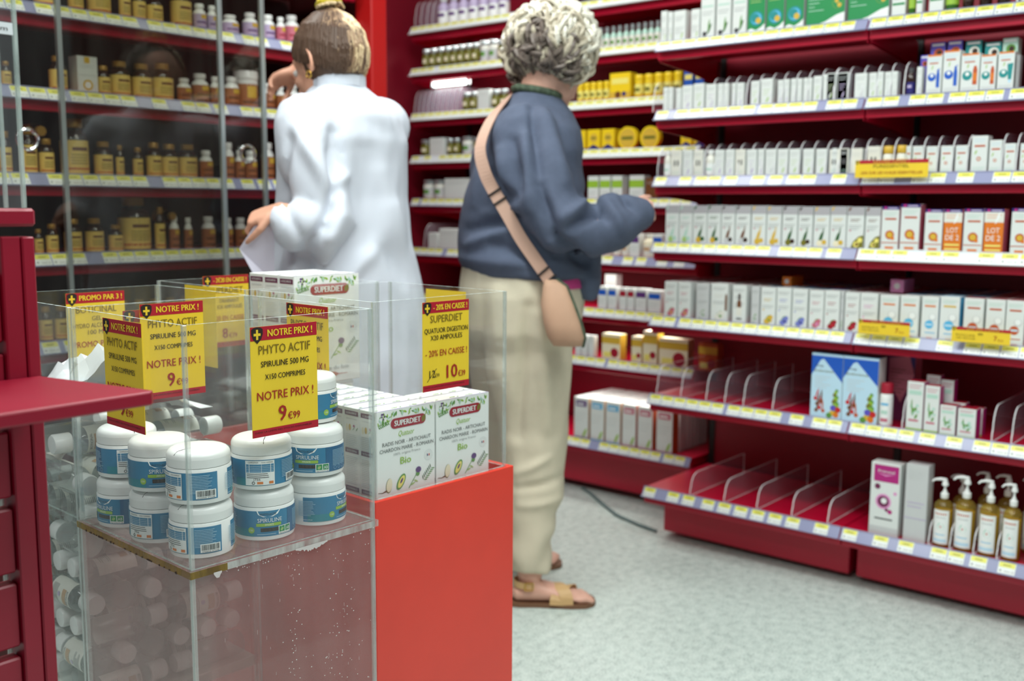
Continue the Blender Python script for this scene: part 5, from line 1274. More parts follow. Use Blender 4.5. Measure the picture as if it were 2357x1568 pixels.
KINDS = dict(
    plain=(WH, WH, WH, a_plain, 'white carton with small leaf print'), leaf=(WH, WH, WH, a_leaf, 'tall white carton with green leaf print'),
    green=('green', 'lgrey', 'green', a_green, 'tall green carton with blue and yellow disc'), greenwide=('green', 'lgrey', 'green', a_greenw, 'wide green carton with white lower edge'),
    bluedrop=(WH, WH, WH, a_bluedrop, 'white carton with blue drop and green line'), oil=(WH, WH, WH, mk_oil('lgrey'), 'small white oil carton'),
    oilp=(WH, WH, WH, mk_oil('lav'), 'small white oil carton with mauve print'), oilg=(WH, WH, WH, mk_oil('lleaf'), 'small white oil carton with green print'),
    spray=(WH, WH, WH, mk_drop('blue', 'blue', 'spray'), 'white carton picturing blue drop and spray'), amber=(WH, WH, WH, mk_drop('teal', 'rust', 'bottle'), 'white carton picturing a brown bottle'),
    tube=(WH, WH, WH, mk_drop('teal', 'teal', 'tube'), 'white carton picturing a teal tube'), grey=('grey', 'grey', 'grey', a_grey, 'narrow grey carton'),
    indigo=('violet', 'navy', 'violet', mk_lid('rust'), 'indigo carton '), tealbox=('teal', 'teal', 'teal', mk_lid('offwhite'), 'teal carton '), whitegreen=('mint', 'mint', WH, mk_lid('leaf'), 'pale carton with green disc '),
    creamwin=('offwhite', WH, WH, a_creamwin, 'off-white carton with two dark windows'), cream=('offwhite', WH, 'cream', a_none, 'off-white rounded carton'),
    redsmall=(WH, WH, WH, mk_redsmall(0), 'small white carton with red print'), redtall=(WH, WH, WH, mk_redsmall(1), 'taller white carton with red dot'),
    fruit_pale=(WH, WH, WH, mk_fruit('mint', 'lleaf', 'mint'), 'white carton with pale herb picture'), fruit_avocado=(WH, WH, WH, mk_fruit('dgreen', 'gold', 'dgreen'), 'white carton with avocado picture'),
    fruit_brown=(WH, WH, WH, mk_fruit('brown', 'lgrey', 'dbrown'), 'white carton with brown nut picture'), fruit_gold=(WH, WH, WH, mk_fruit('gold', 'gold', 'gold'), 'white carton with golden flower picture'),
    fruit_olive=(WH, WH, WH, mk_fruit('dgreen', 'olive', 'dbrown'), 'white carton with olive branch picture'), fruit_cream=(WH, WH, WH, mk_fruit('dgreen', 'cream', 'gold'), 'white carton with daisy picture'),
    fruit_nut=(WH, WH, WH, mk_fruit('olive', 'pyellow', 'brown', True), 'white carton with green quarter circle'),
    navyring=(WH, 'rose', 'navy', a_navy, 'white carton with navy top and orange ring'), lot=('orange', 'rose', 'navy', a_lot, 'orange twin pack carton'),
    fl_mango=(WH, WH, WH, mk_fl('rose', 'gold'), 'white carton with mango picture'), fl_grey=('lgrey', 'lgrey', WH, mk_fl('lgrey', 'leaf'), 'greyish carton with faint print'), fl_plant=(WH, WH, WH, mk_fl('offwhite', 'leaf', 'plant'), 'wide white carton with plant and bottle'),
    fl_dropper=(WH, WH, WH, mk_fl('grey', 'grey', 'bottle'), 'white carton picturing a brown dropper bottle'), fl_yellow=(WH, WH, WH, mk_fl('gold', 'leaf'), 'white carton with yellow flower'), fl_blue=(WH, WH, WH, mk_fl('peri', 'navy'), 'white carton with blue flower'),
    fl_pink=(WH, WH, WH, mk_fl('rose', 'pink'), 'white carton with pink stem flower'), fl_red=(WH, WH, WH, mk_fl('crimson', 'red'), 'white carton with red berries'), fl_pink2=(WH, WH, WH, mk_fl('pink', 'gold'), 'white carton with pink daisy'),
    sky=(WH, WH, WH, mk_sky('sky', 'orange'), 'white carton with blue disc and orange line'), skylight=(WH, 'sky', 'lsky', mk_sky('sky', 'gold'), 'pale blue edged carton with blue disc'), reddisc=(WH, WH, 'crimson', mk_sky('rust', 'rust'), 'white carton with orange red disc'),
    diamond=('lsky', WH, 'sky', a_diamond, 'tall blue carton with white diamond'), diamondback=('wine', 'rose', 'wine', a_diaback, 'dim tall carton'), arnica=(WH, 'magenta', 'crimson', a_arnica, 'white carton with green sprig and crimson sides'),
    magenta=(WH, WH, WH, a_magenta, 'tall white carton with magenta panel'), silver=('lgrey', 'lgrey', 'lgrey', a_silver, 'tall plain grey carton'), circlebox=(WH, WH, WH, a_circle, 'white carton with gold ring'),
    whitecarton=(WH, WH, WH, a_none, 'plain white carton'), yellowbox=('yellow', 'yellow', 'yellow', a_yellowbox, 'big yellow carton'), yellowblue=('yellow', 'yellow', 'yellow', a_yellowblue, 'yellow carton with dark blue foot'), bluebox=('blue', 'navy', 'navy', a_yellowbox, 'blue and yellow carton'),
    greenband=(WH, WH, WH, a_greenband, 'white carton with lime band'), brownbox=('brown', 'brown', 'brown', a_none, 'brown carton'), honeybox=('cream', 'gold', 'cream', a_honey, 'cream carton with yellow band'), honeybag=('cream', 'tan', 'cream', a_honey, 'wide cream pouch with yellow band'), brownbag=('rust', 'rust', 'rust', a_honey, 'reddish brown pouch'),
    purplelabel=(WH, WH, WH, mk_band('purple'), 'white carton with purple label'), bluelabel=(WH, WH, WH, mk_band('blue'), 'white carton with blue label'), redlabel=(WH, WH, WH, mk_band('crimson'), 'white carton with crimson label'),
    purpletop=(WH, 'tan', WH, mk_top('purple'), 'tall white carton with purple heading'), bluetop=(WH, 'tan', WH, mk_top('sky'), 'tall white carton with blue heading'), pinktop=(WH, 'rust', WH, mk_top('rose'), 'tall white carton with pink heading'))
for nm, c in dict(red='crimson', white='lgrey', sky='sky', orange='orange', violet='violet', rose='rose', navy='navy', teal='teal').items():
    KINDS['bk_' + nm] = (WH, WH, c, a_none, '%s topped carton' % dict(red='red', white='white', sky='sky blue', orange='orange', violet='violet', rose='rose', navy='navy', teal='teal')[nm])

# bottles and jars: name, description, category, parts (part name, profile in (r, z) fractions, material)
def lathe_parts(kind, w, h):
    R = w / 2
    L = []
    def P(nm, prof, mt, n=18, lab=None):
        b = MB()
        b.lathe([(r * R, z * h) for r, z in prof], mt, n)
        L.append((nm, b.mesh(nm, 45)))
    def lab(z0, z1, mt, r=1.0, extra=None):
        b = MB()
        b.band(r * R + .0005, z0 * h, z1 * h, mt, 0, 2 * PI, 20)
        if extra:
            f = Face(b, lambda u, v, k: ((r * R + .0006 + k) * math.sin(u), -(r * R + .0006 + k) * math.cos(u), v * h), sub=.35)
            extra(f)
        L.append(('label', b.mesh('label', 60)))
    shoulder = [(.90, 0), (1, .02), (1, .62), (.93, .70), (.72, .77), (.56, .80), (.56, .84)]
    if kind == 'gold':
        P('bottle_body', shoulder, 'amber_glass'); P('cap', [(.62, .842), (.66, .85), (.66, .985), (.6, 1.0), (.05, 1.0)], 'gold_cap')
        def ex(f):
            f.rect(-1.2, z0 + .08, 1.2, z0 + .11, 'rust'); f.rect(-.6, .44, .6, .50, 'brown')
            for k in range(4): f.rect(-.7, .36 - .05 * k, .6, .375 - .05 * k, 'olive')
        z0 = .03
        lab(.04, .62, 'gold_label', 1.0, ex)
    elif kind in ('brownb', 'pinkb', 'purple'):
        c = dict(brownb='tan', pinkb='rose', purple='lav')[kind]
        P('bottle_body', shoulder, 'plastic_white'); P('cap', [(.60, .842), (.70, .85), (.70, .985), (.64, 1.0), (.05, 1.0)], 'plastic_white')
        def ex(f):
            f.rect(-.3, .46, .9, .60, 'gold'); f.rect(-.9, .30, .5, .36, dict(brownb='brown', pinkb='crimson', purple='purple')[kind]); f.rect(-.9, .12, .6, .16, dict(brownb='dbrown', pinkb='wine', purple='violet')[kind])
        lab(.05, .63, 'copper_label' if kind == 'brownb' else c, 1.0, ex)
    elif kind == 'tub':
        P('bottle_body', [(.88, 0), (.95, .02), (1, .78)], 'plastic_white'); P('cap', [(1.0, .79), (1.04, .80), (1.04, .97), (.98, 1), (.05, 1)], 'plastic_white')
        lab(.06, .66, 'copper_label', .985, lambda f: (f.rect(-.5, .3, .4, .6, 'gold'), f.rect(-.9, .15, .7, .22, 'brown')))
    elif kind == 'lavbottle':
        P('bottle_body', shoulder, 'lav'); P('cap', [(.6, .842), (.68, .85), (.68, 1), (.05, 1)], 'lgrey'); lab(.06, .5, 'white', 1.0, lambda f: f.rect(-.8, .3, .8, .42, 'purple'))
    elif kind == 'spice':
        P('jar_body', [(.95, 0), (1, .02), (1, .72), (.9, .78)], 'olive_jar'); P('lid', [(.94, .785), (.98, .80), (.98, .98), (.9, 1), (.05, 1)], 'silver_lid'); lab(.2, .66, 'olive', 1.0, lambda f: f.rect(-.6, .3, .6, .5, 'cream'))
    elif kind == 'whitejar':
        P('jar_body', [(.95, 0), (1, .02), (1, .72), (.9, .78)], 'offwhite'); P('lid', [(.94, .785), (.98, .80), (.98, .98), (.9, 1), (.05, 1)], 'silver_lid'); lab(.15, .6, 'lgrey', 1.0, lambda f: f.rect(-.6, .3, .6, .5, 'leaf'))
    elif kind == 'silverbottle':
        P('bottle_body', [(.9, 0), (1, .03), (1, .6), (.6, .72)], 'mint'); P('cap', [(.62, .722), (.72, .74), (.72, 1), (.05, 1)], 'silver_lid'); lab(.1, .5, 'offwhite', 1.0, lambda f: f.rect(-.6, .2, .6, .35, 'leaf'))
    elif kind == 'yellowjar':
        P('jar_body', [(.92, 0), (1, .04), (1, .78)], 'yellow'); P('lid', [(1.0, .785), (1.03, .80), (1.03, .97), (.95, 1), (.05, 1)], 'yellow'); lab(.2, .6, 'pyellow', 1.0, lambda f: f.rect(-.6, .3, .6, .45, 'olive'))
    elif kind == 'creambottle':
        P('bottle_body', shoulder, 'cream'); P('cap', [(.58, .842), (.66, .85), (.66, 1), (.05, 1)], 'offwhite'); lab(.1, .5, 'offwhite', 1.0, lambda f: f.rect(-.6, .3, .6, .45, 'tan'))
    elif kind == 'greenbottle':
        P('bottle_body', shoulder, 'green_glass'); P('cap', [(.58, .842), (.66, .85), (.66, 1), (.05, 1)], 'leaf'); lab(.2, .55, 'lime')
    elif kind == 'darkbottle':
        P('bottle_body', shoulder, 'amber_glass'); P('cap', [(.58, .842), (.66, .85), (.66, 1), (.05, 1)], 'black'); lab(.25, .6, 'dbrown')
    elif kind == 'amberbottle':
        P('bottle_body', shoulder, 'amber_glass'); P('cap', [(.58, .842), (.66, .85), (.66, 1), (.05, 1)], 'dgrey'); lab(.1, .5, 'navy', 1.0, lambda f: f.rect(-.5, .3, .5, .4, 'lav'))
    elif kind == 'clearbottle':
        P('bottle_body', shoulder, 'offwhite'); P('cap', [(.58, .842), (.66, .85), (.66, 1), (.05, 1)], 'plastic_white'); lab(.1, .5, 'white', 1.0, lambda f: f.rect(-.6, .25, .6, .32, 'mint'))
    elif kind == 'yellowcap':
        P('bottle_body', [(.9, 0), (1, .03), (1, .66), (.8, .72)], 'offwhite'); P('cap', [(.86, .725), (.92, .74), (.92, .97), (.8, 1), (.05, 1)], 'gold'); lab(.1, .55, 'cream', 1.0, lambda f: f.rect(-.5, .3, .5, .45, 'dgrey'))
    elif kind == 'redcap':
        P('bottle_body', [(.9, 0), (1, .02), (1, .72), (.9, .76)], 'plastic_white'); P('cap', [(.92, .765), (.96, .77), (.96, .98), (.9, 1), (.05, 1)], 'crimson'); lab(.05, .66, 'white', 1.0, lambda f: (f.rect(-.6, .5, .6, .55, 'sky'), f.rect(-.6, .12, .6, .2, 'rose'), f.rect(-.5, .3, .5, .38, 'mint')))
    elif kind == 'pump':
        P('bottle_body', [(.94, 0), (1, .015), (1, .56), (.94, .61), (.6, .655), (.36, .665), (.36, .69)], 'oil_clear', 22)
        P('oil', [(.86, .012), (.92, .02), (.92, .52), (.05, .521)], 'oil_fill', 18)
        b = MB()
        b.lathe([(.38 * R, .69 * h), (.42 * R, .70 * h), (.42 * R, .76 * h), (.24 * R, .775 * h), (.22 * R, .80 * h), (.13 * R, .805 * h), (.13 * R, .87 * h), (.34 * R, .875 * h), (.34 * R, .90 * h), (.22 * R, .94 * h), (.02 * R, .945 * h)], 'plastic_white', 16)
        b.tube([(0, 0, .955 * h), (-.5 * R, -.25 * R, .965 * h), (-.95 * R, -.45 * R, .955 * h), (-1.15 * R, -.55 * R, .93 * h)], [.2 * R, .17 * R, .13 * R, .11 * R], 'plastic_white', 8)
        L.append(('pump_head', b.mesh('pump_head', 40)))
        b = MB()
        f = Face(b, lambda u, v, k: ((R + .0008 + k) * math.sin(u), -(R + .0008 + k) * math.cos(u), v * h), sub=.2)
        f.rect(-.85, .05, .85, .54, 'white'); f.rect(-.6, .47, .6, .50, 'rust'); f.rect(-.5, .42, .5, .44, 'lgrey'); f.leafs(-.3, .30, .3, .04, .2, 'mint'); f.disc(.05, .30, .35, 'mint', ry=.045); f.disc(.05, .30, .28, 'white', ry=.036); f.disc(.05, .30, .09, 'rust', ry=.012); f.rect(-.7, .08, .7, .12, 'lsky'); f.rect(-.5, .18, .5, .19, 'sky')
        L.append(('label', b.mesh('label', 60)))
    elif kind == 'tin':
        b = MB()
        b.tube([(0, -.012, R), (0, .012, R)], R, 'yellow', 24, cap=False)
        f = Face(b, lambda u, v, k: (u, -.0122 - k, v))
        f.disc(0, R, R * .82, 'gold', n=24); f.rect(-R * .6, R * .85, R * .6, R * 1.15, 'olive')
        L.append(('tin_body', b.mesh('tin_body', 45)))
    return L
mat('gold_cap', (168, 128, 52), rough=0.35, metal=0.3)
mat('gold_label', (232, 204, 110), rough=0.45)
mat('copper_label', (166, 104, 62), rough=0.45)
mat('silver_lid', (196, 204, 206), rough=0.2, metal=0.6)
mat('olive_jar', (84, 80, 34), rough=0.18)
mat('oil_fill', (204, 170, 60), rough=0.2)
BOT = dict(gold=('gold labelled dark vitamin bottle', 'supplement_bottle'), brownb=('white capped bottle with copper label', 'supplement_bottle'), pinkb=('white bottle with pink label', 'supplement_bottle'), purple=('white bottle with lavender label', 'supplement_bottle'), tub=('wide white tub with copper label', 'supplement_tub'),
           lavbottle=('lavender bottle', 'supplement_bottle'), spice=('small olive jar with silver lid', 'herb_jar'), whitejar=('small white jar with silver lid', 'herb_jar'), silverbottle=('small pale green bottle with silver cap', 'herb_bottle'), yellowjar=('yellow jar', 'yellow_jar'), creambottle=('cream bottle', 'lotion_bottle'), greenbottle=('green bottle', 'lotion_bottle'),
           darkbottle=('dark brown bottle', 'syrup_bottle'), amberbottle=('dark bottle with navy label', 'syrup_bottle'), clearbottle=('whitish little bottle', 'oil_bottle'), yellowcap=('small bottle with yellow cap', 'oil_bottle'), redcap=('white bottle with red cap', 'lotion_bottle'), pump=('yellow oil pump bottle', 'pump_bottle'), tin=('round yellow tin on its edge', 'round_tin'))
MESHES = {}
def goods(items, axis, front, z, phrase, depth=0.045, group='goods', backname=None):
    """axis 'y': shelf faces -X (right side runs); axis 'x': shelf faces -Y"""
    order = sorted(items, key=lambda t: -t[1] if axis == 'y' else t[1])
    rows = {}
    for k, c, w, h, back in order:
        rows.setdefault(round(back, 3), []).append((k, c, w, h))
    for ri, back in enumerate(sorted(rows)):
        for i, (k, c, w, h) in enumerate(rows[back]):
            isb = k in BOT
            d = w if isb else min(depth, max(.024, w))
            if k == 'tin': d = .026
            key = (k, round(w, 3), round(h, 3))
            pos = front + back + d / 2
            loc = (pos, c, z) if axis == 'y' else (c, pos, z)
            rz = -PI / 2 if axis == 'y' else 0
            desc = (BOT[k][0] if isb else KINDS[k][4])
            if z == ZA[0] and k == 'greenwide': desc = 'wide green carton'
            where = '%s, %s from left%s, %s' % ('back row' if ri == 1 else (ORD[ri + 1] + ' row back'), ordinal(i + 1), '', phrase) if ri else '%s from left, %s' % (ordinal(i + 1), phrase)
            lb = '%s, %s' % (desc, where)
            gp = '%s on the %s' % ('bottles' if isb else 'cartons', phrase)
            if isb:
                if key not in MESHES: MESHES[key] = lathe_parts(k, w, h)
                ps = MESHES[key]
                cat = 'jar' if 'jar' in BOT[k][1] else ('tin' if k == 'tin' else ('tub' if k == 'tub' else 'bottle'))
                if len(ps) == 1:
                    tag(link(BOT[k][1], ps[0][1], None, loc, rz), lb, cat, gp)
                else:
                    e = empty(BOT[k][1], loc, rz, lb, cat, gp)
                    for nm, me in ps: link(nm, me, e)
            else:
                if key not in MESHES: MESHES[key] = carton_mesh(k, w, d, h)
                tag(link('product_carton', MESHES[key], None, loc, rz), lb, 'box', gp)
for i in range(7):
    goods(DATA['A%d' % (i + 1)] + (DATA['A5b'] if i == 4 else []), 'y', 2.955 if i < 6 else 2.94, ZA[i], PHR_A[i], .05 if i != 5 else .06)
for i in range(9):
    goods(DATA['B%d' % (i + 1)], 'y', 3.277, ZB[i], PHR_B[i])
for i in range(5):
    goods(DATA['C%d' % (i + 1)], 'x', 2.652, ZC[i], PHR_C[i])
def dividers(key, front, z, depth, h, hf, phrase):
    me = divider_mesh(depth, h, hf)
    for i, y in enumerate(DATA[key]):
        tag(link('shelf_divider', me, None, (front, y, z), -PI / 2), 'clear curved shelf divider, %s from left on the %s' % (ordinal(i + 1), phrase), 'divider', 'clear dividers on the ' + phrase)
dividers('dA2', 2.952, ZA[1], .30, .10, .07, PHR_A[1])
dividers('dA3', 2.952, ZA[2], .30, .105, .07, PHR_A[2])
dividers('dA6', 2.95, ZA[5], .36, .10, .045, PHR_A[5])
dividers('dA7', 2.93, ZA[6], .38, .075, .04, PHR_A[6])
dividers('dB1', 3.27, ZB[0], .30, .12, .08, PHR_B[0])
dividers('dB3', 3.27, ZB[2], .30, .11, .07, PHR_B[2])
dividers('dB6', 3.27, ZB[5], .30, .11, .07, PHR_B[5])
# small extra boxes lying on the carton tops of the fifth right shelf
for (y, w, c, lb) in ((1.405, .030, 'orange', 'little orange box with white dot on top of the carton row'), (1.060, .038, 'pink', 'little pink box with white dot on top of the carton row')):
    b = MB()
    b.box(-w / 2, w / 2, 0, .09, 0, w, c, .0006)
    f = Face(b, lambda u, v, k: (u, -k, v))
    f.disc(0, w / 2, w * .24, 'white')
    tag(b.build('product_carton', None, (3.03, y, ZA[4] + .121), -PI / 2), lb, 'box')
# banners clipped to the price rails
def banner(y, zb, w, h, label, rows):
    e = empty('shelf_banner', (2.916, y, zb), -PI / 2, label, 'sign', 'yellow banners on the right shelves')
    MB().box(-w / 2, w / 2, 0, .0007, 0, h, 'paper_yellow').build('card', e)
    f = Face(MB(), lambda u, v, k: (u, -k, v))
    f.rect(-w / 2 + .012, h * .80, w / 2, h, 'sign_red')
    f.mb.build('colour_band', e)
    f = Face(MB(), lambda u, v, k: (u, -k - .0003, v))
    shield(f, -w / 2 + .0055, h * .88, .009)
    f.mb.build('shield_emblem', e)
    f = Face(MB(), lambda u, v, k: (u, -k - .0003, v))
    for s, u, v, hh, ww, m_ in rows: f.text(s, u, v, hh, m_, w=ww)
    f.mb.build('lettering', e)
banner(1.055, 1.236, .205, .049, 'yellow banner with red strip on the third right shelf', [('NOTRE OFFRE !', 0, .0405, .007, .10, 'gold'), ('PURESSENTIEL', 0, .0275, .0085, .10, 'sign_ink'), ('-20% SUR LES HUILES ESSENTIELLES', 0, .010, .0075, .175, 'sign_dark_red')])
R5 = lambda s: [('- 20% EN CAISSE !', .005, .0335, .006, .10, 'gold'), ('8€90', .0, .0215, .006, .012, 'sign_black'), (s, -.038, .0175, .004, .05, 'sign_ink'), ('X60 GELULES', -.038, .0095, .004, .05, 'sign_ink'), ('7', .038, .0095, .013, .008, 'sign_dark_red'), ('€12', .051, .0095, .005, .013, 'sign_dark_red')]
banner(1.052, .790, .148, .041, 'yellow banner with price under the blue disc cartons', R5('SPRAY'))
banner(.790, .790, .150, .041, 'yellow banner with price under the red disc cartons', R5('ROLLER'))
# bottles lying on top of others behind the cabinet glass
for i, (x, zt, r) in enumerate(((1.285, 1.223 + .0915, .020), (1.655, 1.018 + .080, .017))):
    key = ('gold', round(2 * r, 3), .09)
    if key not in MESHES: MESHES[key] = lathe_parts('gold', 2 * r, .09)
    e = empty('supplement_bottle', (x, 2.745, zt + r), 0, 'gold capped bottle lying on bottle tops, %s cabinet shelf' % ('third' if i == 0 else 'fourth'), 'bottle')
    e.rotation_euler = (PI / 2, 0, 0)
    for nm, me in MESHES[key]: link(nm, me, e)
# ---------------------------------------------------------------- people
mat('skin', (214, 158, 132), rough=0.5, noise_amt=0.05, noise_scale=30)
mat('skin_pale', (222, 172, 152), rough=0.5, noise_amt=0.05, noise_scale=30)
mat('coat_white', (210, 215, 226), rough=0.75, bump=0.06, bump_scale=120)
mat('trousers_dark', (58, 60, 66), rough=0.8)
mat('sweater', (78, 87, 108), rough=0.88, noise_amt=0.06, noise_scale=60, bump=0.25, bump_scale=300)
mat('chino', (208, 199, 176), rough=0.85, noise_amt=0.04, noise_scale=20, bump=0.1, bump_scale=180)
mat('shirt_pink', (196, 60, 130), rough=0.8)
mat('strap_leather', (190, 154, 136), rough=0.5)
mat('bag_canvas', (190, 152, 126), rough=0.7, noise_amt=0.05)
mat('buckle', (38, 34, 34), rough=0.4)
mat('sandal', (206, 168, 116), rough=0.5)
mat('sole', (120, 84, 60), rough=0.6)
mat('hair_silver', (226, 222, 208), rough=0.45)
mat('hair_ash', (184, 174, 154), rough=0.45)
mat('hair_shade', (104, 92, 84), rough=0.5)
mat('hair_blond', (214, 190, 150), rough=0.45)
mat('hair_brown', (84, 62, 48), rough=0.5)
mat('hair_mid', (150, 122, 94), rough=0.5)
mat('scrunchie', (190, 170, 40), rough=0.6, noise_amt=0.5, noise_scale=60)
mat('scarf', (70, 84, 66), rough=0.8, noise_amt=0.5, noise_scale=80)
mat('sheet_paper', (216, 212, 228), rough=0.6)
mat('gold_metal', (212, 168, 80), rough=0.25, metal=0.9)
mat('eye_white', (230, 228, 224), rough=0.2)
mat('eye_dark', (40, 30, 26), rough=0.2)
V = Vector
FOLDS = {
 'f_coat': [(-0.428, 1.321, -0.415, 1.184, 0.014, -0.016), (-0.415, 1.184, -0.436, 1.099, 0.014, -0.016), (-0.436, 1.099, -0.501, 1.026, 0.014, -0.014), (-0.507, 1.33, -0.428, 1.192, 0.016, 0.01), (-0.47, 1.367, -0.432, 1.3, 0.014, 0.007), (-0.36, 1.279, -0.35, 1.057, 0.03, -0.01), (-0.318, 1.227, -0.29, 1.057, 0.025, 0.007), (-0.405, 1.12, -0.478, 0.97, 0.02, 0.009), (-0.439, 1.056, -0.515, 0.97, 0.018, -0.008), (-0.331, 1.057, -0.407, 0.959, 0.02, 0.009), (-0.292, 1.142, -0.232, 0.971, 0.025, 0.009), (-0.32, 1.057, -0.267, 0.96, 0.02, -0.008), (-0.369, 1.394, -0.29, 1.342, 0.02, 0.006), (-0.519, 1.299, -0.548, 1.183, 0.012, -0.008), (-0.54, 1.194, -0.492, 1.077, 0.014, -0.008), (-0.566, 1.098, -0.581, 0.969, 0.014, -0.008)],
 'f_sweater': [(-0.0, 1.319, 0.017, 1.191, 0.016, -0.016), (-0.028, 1.295, -0.013, 1.19, 0.014, 0.01), (0.034, 1.331, 0.046, 1.144, 0.016, 0.01), (0.054, 1.412, 0.071, 1.238, 0.014, -0.014), (0.085, 1.4, 0.135, 1.215, 0.018, 0.01), (-0.057, 1.237, 0.003, 1.167, 0.014, -0.01), (-0.071, 1.129, 0.0, 1.146, 0.014, 0.005), (-0.116, 1.042, 0.003, 1.094, 0.016, 0.01), (-0.11, 1.084, 0.015, 1.12, 0.014, -0.01), (0.134, 1.121, 0.218, 1.178, 0.016, 0.012), (0.147, 1.095, 0.231, 1.142, 0.014, -0.014), (0.207, 1.178, 0.247, 1.115, 0.012, -0.012), (0.252, 1.159, 0.289, 1.092, 0.014, 0.01), (0.287, 1.19, 0.326, 1.139, 0.012, -0.012), (0.073, 1.203, 0.11, 1.073, 0.016, -0.018), (0.11, 1.073, 0.201, 0.996, 0.016, -0.018), (-0.14, 1.0, 0.028, 0.999, 0.018, 0.008), (-0.081, 1.318, -0.098, 1.155, 0.014, 0.006), (-0.044, 1.048, 0.063, 1.013, 0.016, -0.009)],
 'f_pants': [(0.047, 0.879, 0.019, 0.508, 0.02, -0.01), (0.077, 0.855, 0.105, 0.534, 0.02, 0.008), (0.02, 0.401, 0.109, 0.445, 0.012, 0.006), (0.02, 0.356, 0.144, 0.382, 0.012, -0.006), (0.033, 0.305, 0.138, 0.318, 0.012, 0.005), (-0.08, 0.903, -0.092, 0.682, 0.02, -0.008), (-0.032, 0.927, -0.037, 0.682, 0.02, 0.007)],
}
RI = V((.642, -.767, 0))
DI = V((.767, .642, 0))
def creases(key, centre_depth, soft=.05):
    L = FOLDS[key]
    def fn(q):
        """q in world space: pressed and raised fold lines on the side of the garment towards the aisle"""
        side = max(0.0, min(1.0, (centre_depth - q.dot(DI)) / soft))
        if side <= 0: return 0.0
        s, z, v = q.dot(RI), q.z, 0.0
        for a, b_, c, d, w, m in L:
            dx, dz = c - a, d - b_
            t = max(0.0, min(1.0, ((s - a) * dx + (z - b_) * dz) / (dx * dx + dz * dz)))
            r2_ = (s - a - t * dx) ** 2 + (z - b_ - t * dz) ** 2
            if r2_ < 9 * w * w: v += 1.7 * m * math.exp(-r2_ / (w * w)) * (.35 + .65 * math.sin(PI * (.1 + .8 * t)))
        return v * side
    return fn
def axes(f):
    f = V((f[0], f[1], 0)).normalized()
    return f, V((f.y, -f.x, 0))          # forward, right
def hand(mb, w, d, n, side, mt, curl=.6, sc=1.0, pinch=False):
    """w wrist, d pointing direction, n palm direction, side +1/-1 puts the thumb on d x n"""
    d, n = V(d).normalized(), V(n)
    n = (n - d * n.dot(d)).normalized()
    b = d.cross(n) * side
    w = V(w)
    k = sc
    mb.loft([(w - d * .01 * k, b * .026 * k, n * .019 * k), (w + d * .02 * k, b * .031 * k, n * .018 * k), (w + d * .055 * k, b * .040 * k, n * .016 * k), (w + d * .085 * k, b * .041 * k, n * .013 * k), (w + d * .094 * k, b * .036 * k, n * .008 * k)], mt, 18, 2.5)
    for i, (o, L) in enumerate(((.031, .070), (.0105, .079), (-.0105, .073), (-.031, .058))):
        p = w + d * (.084 - .003 * abs(i - 1)) * k + b * o * k
        c = curl * (1 + .12 * i)
        a, pts = 0.0, [p - d * .02 * k, p]
        for s, da in ((.44, .45), (.32, .75), (.24, .5)):
            a += da * c * 1.2
            p = p + (d * math.cos(a) + n * math.sin(a)) * L * s * k
            pts.append(p)
        mb.tube(pts, [.0092 * k, .0092 * k, .0085 * k, .0078 * k, .0066 * k], mt, 10)
    p = w + d * .028 * k + b * .026 * k
    q = p + (d * .62 + b * .62 + n * .35).normalized() * .042 * k
    r = q + (d * .85 + b * .12 + n * (.7 if pinch else .4)).normalized() * .034 * k
    s = r + (d * .9 - b * .05 + n * (.8 if pinch else .4)).normalized() * .026 * k
    mb.tube([p, q, r, s], [.014 * k, .0115 * k, .0098 * k, .0075 * k], mt, 10)
def head(mb, c, f, up, mt, sc=1.0):
    c, f, up = V(c), V(f).normalized(), V(up).normalized()
    r = f.cross(up).normalized()
    up = r.cross(f).normalized()
    k = sc
    mb.ball(c + up * .022 * k - f * .008 * k, f * .096 * k, r * .076 * k, up * .098 * k, mt)
    mb.ball(c + f * .018 * k - up * .045 * k, f * .070 * k, r * .060 * k, up * .076 * k, mt)
    mb.ball(c + f * .062 * k - up * .092 * k, f * .022 * k, r * .026 * k, up * .018 * k, mt)       # chin
    mb.tube([c + f * .084 * k + up * .008 * k, c + f * .098 * k - up * .018 * k, c + f * .106 * k - up * .034 * k], [.008 * k, .011 * k, .012 * k], mt, 10)
    for s in (-1, 1):
        mb.ball(c + f * .094 * k - up * .036 * k + r * s * .010 * k, f * .008 * k, r * .008 * k, up * .007 * k, mt, 10, 6)
        mb.ball(c + f * .060 * k - up * .022 * k + r * s * .036 * k, f * .024 * k, r * .022 * k, up * .020 * k, mt, 12, 8)   # cheek
        mb.tube([c + f * .078 * k + up * .026 * k + r * s * .012 * k, c + f * .072 * k + up * .030 * k + r * s * .034 * k, c + f * .054 * k + up * .024 * k + r * s * .056 * k], .009 * k, mt, 8)  # brow
        # ear: rim and lobe
        e0 = c + r * s * .073 * k - f * .010 * k
        pts = [e0 + (up * math.cos(a) * .030 + f * -math.sin(a) * .017) * k + r * s * (.008 + .006 * math.sin(a)) * k for a in [-.9 + .42 * i for i in range(10)]]
        mb.tube(pts, .0052 * k, mt, 8)
        mb.ball(e0 - f * .002 * k, f * .014 * k, r * s * .008 * k, up * .026 * k, mt, 10, 8)
    for dz, rr_ in ((-.058, .0075), (-.067, .008)):
        mb.tube([c + f * (.086) * k + up * dz * k - r * .020 * k, c + f * .093 * k + up * dz * k, c + f * .086 * k + up * dz * k + r * .020 * k], rr_ * k * .8, mt, 8)   # lips
    return r, up
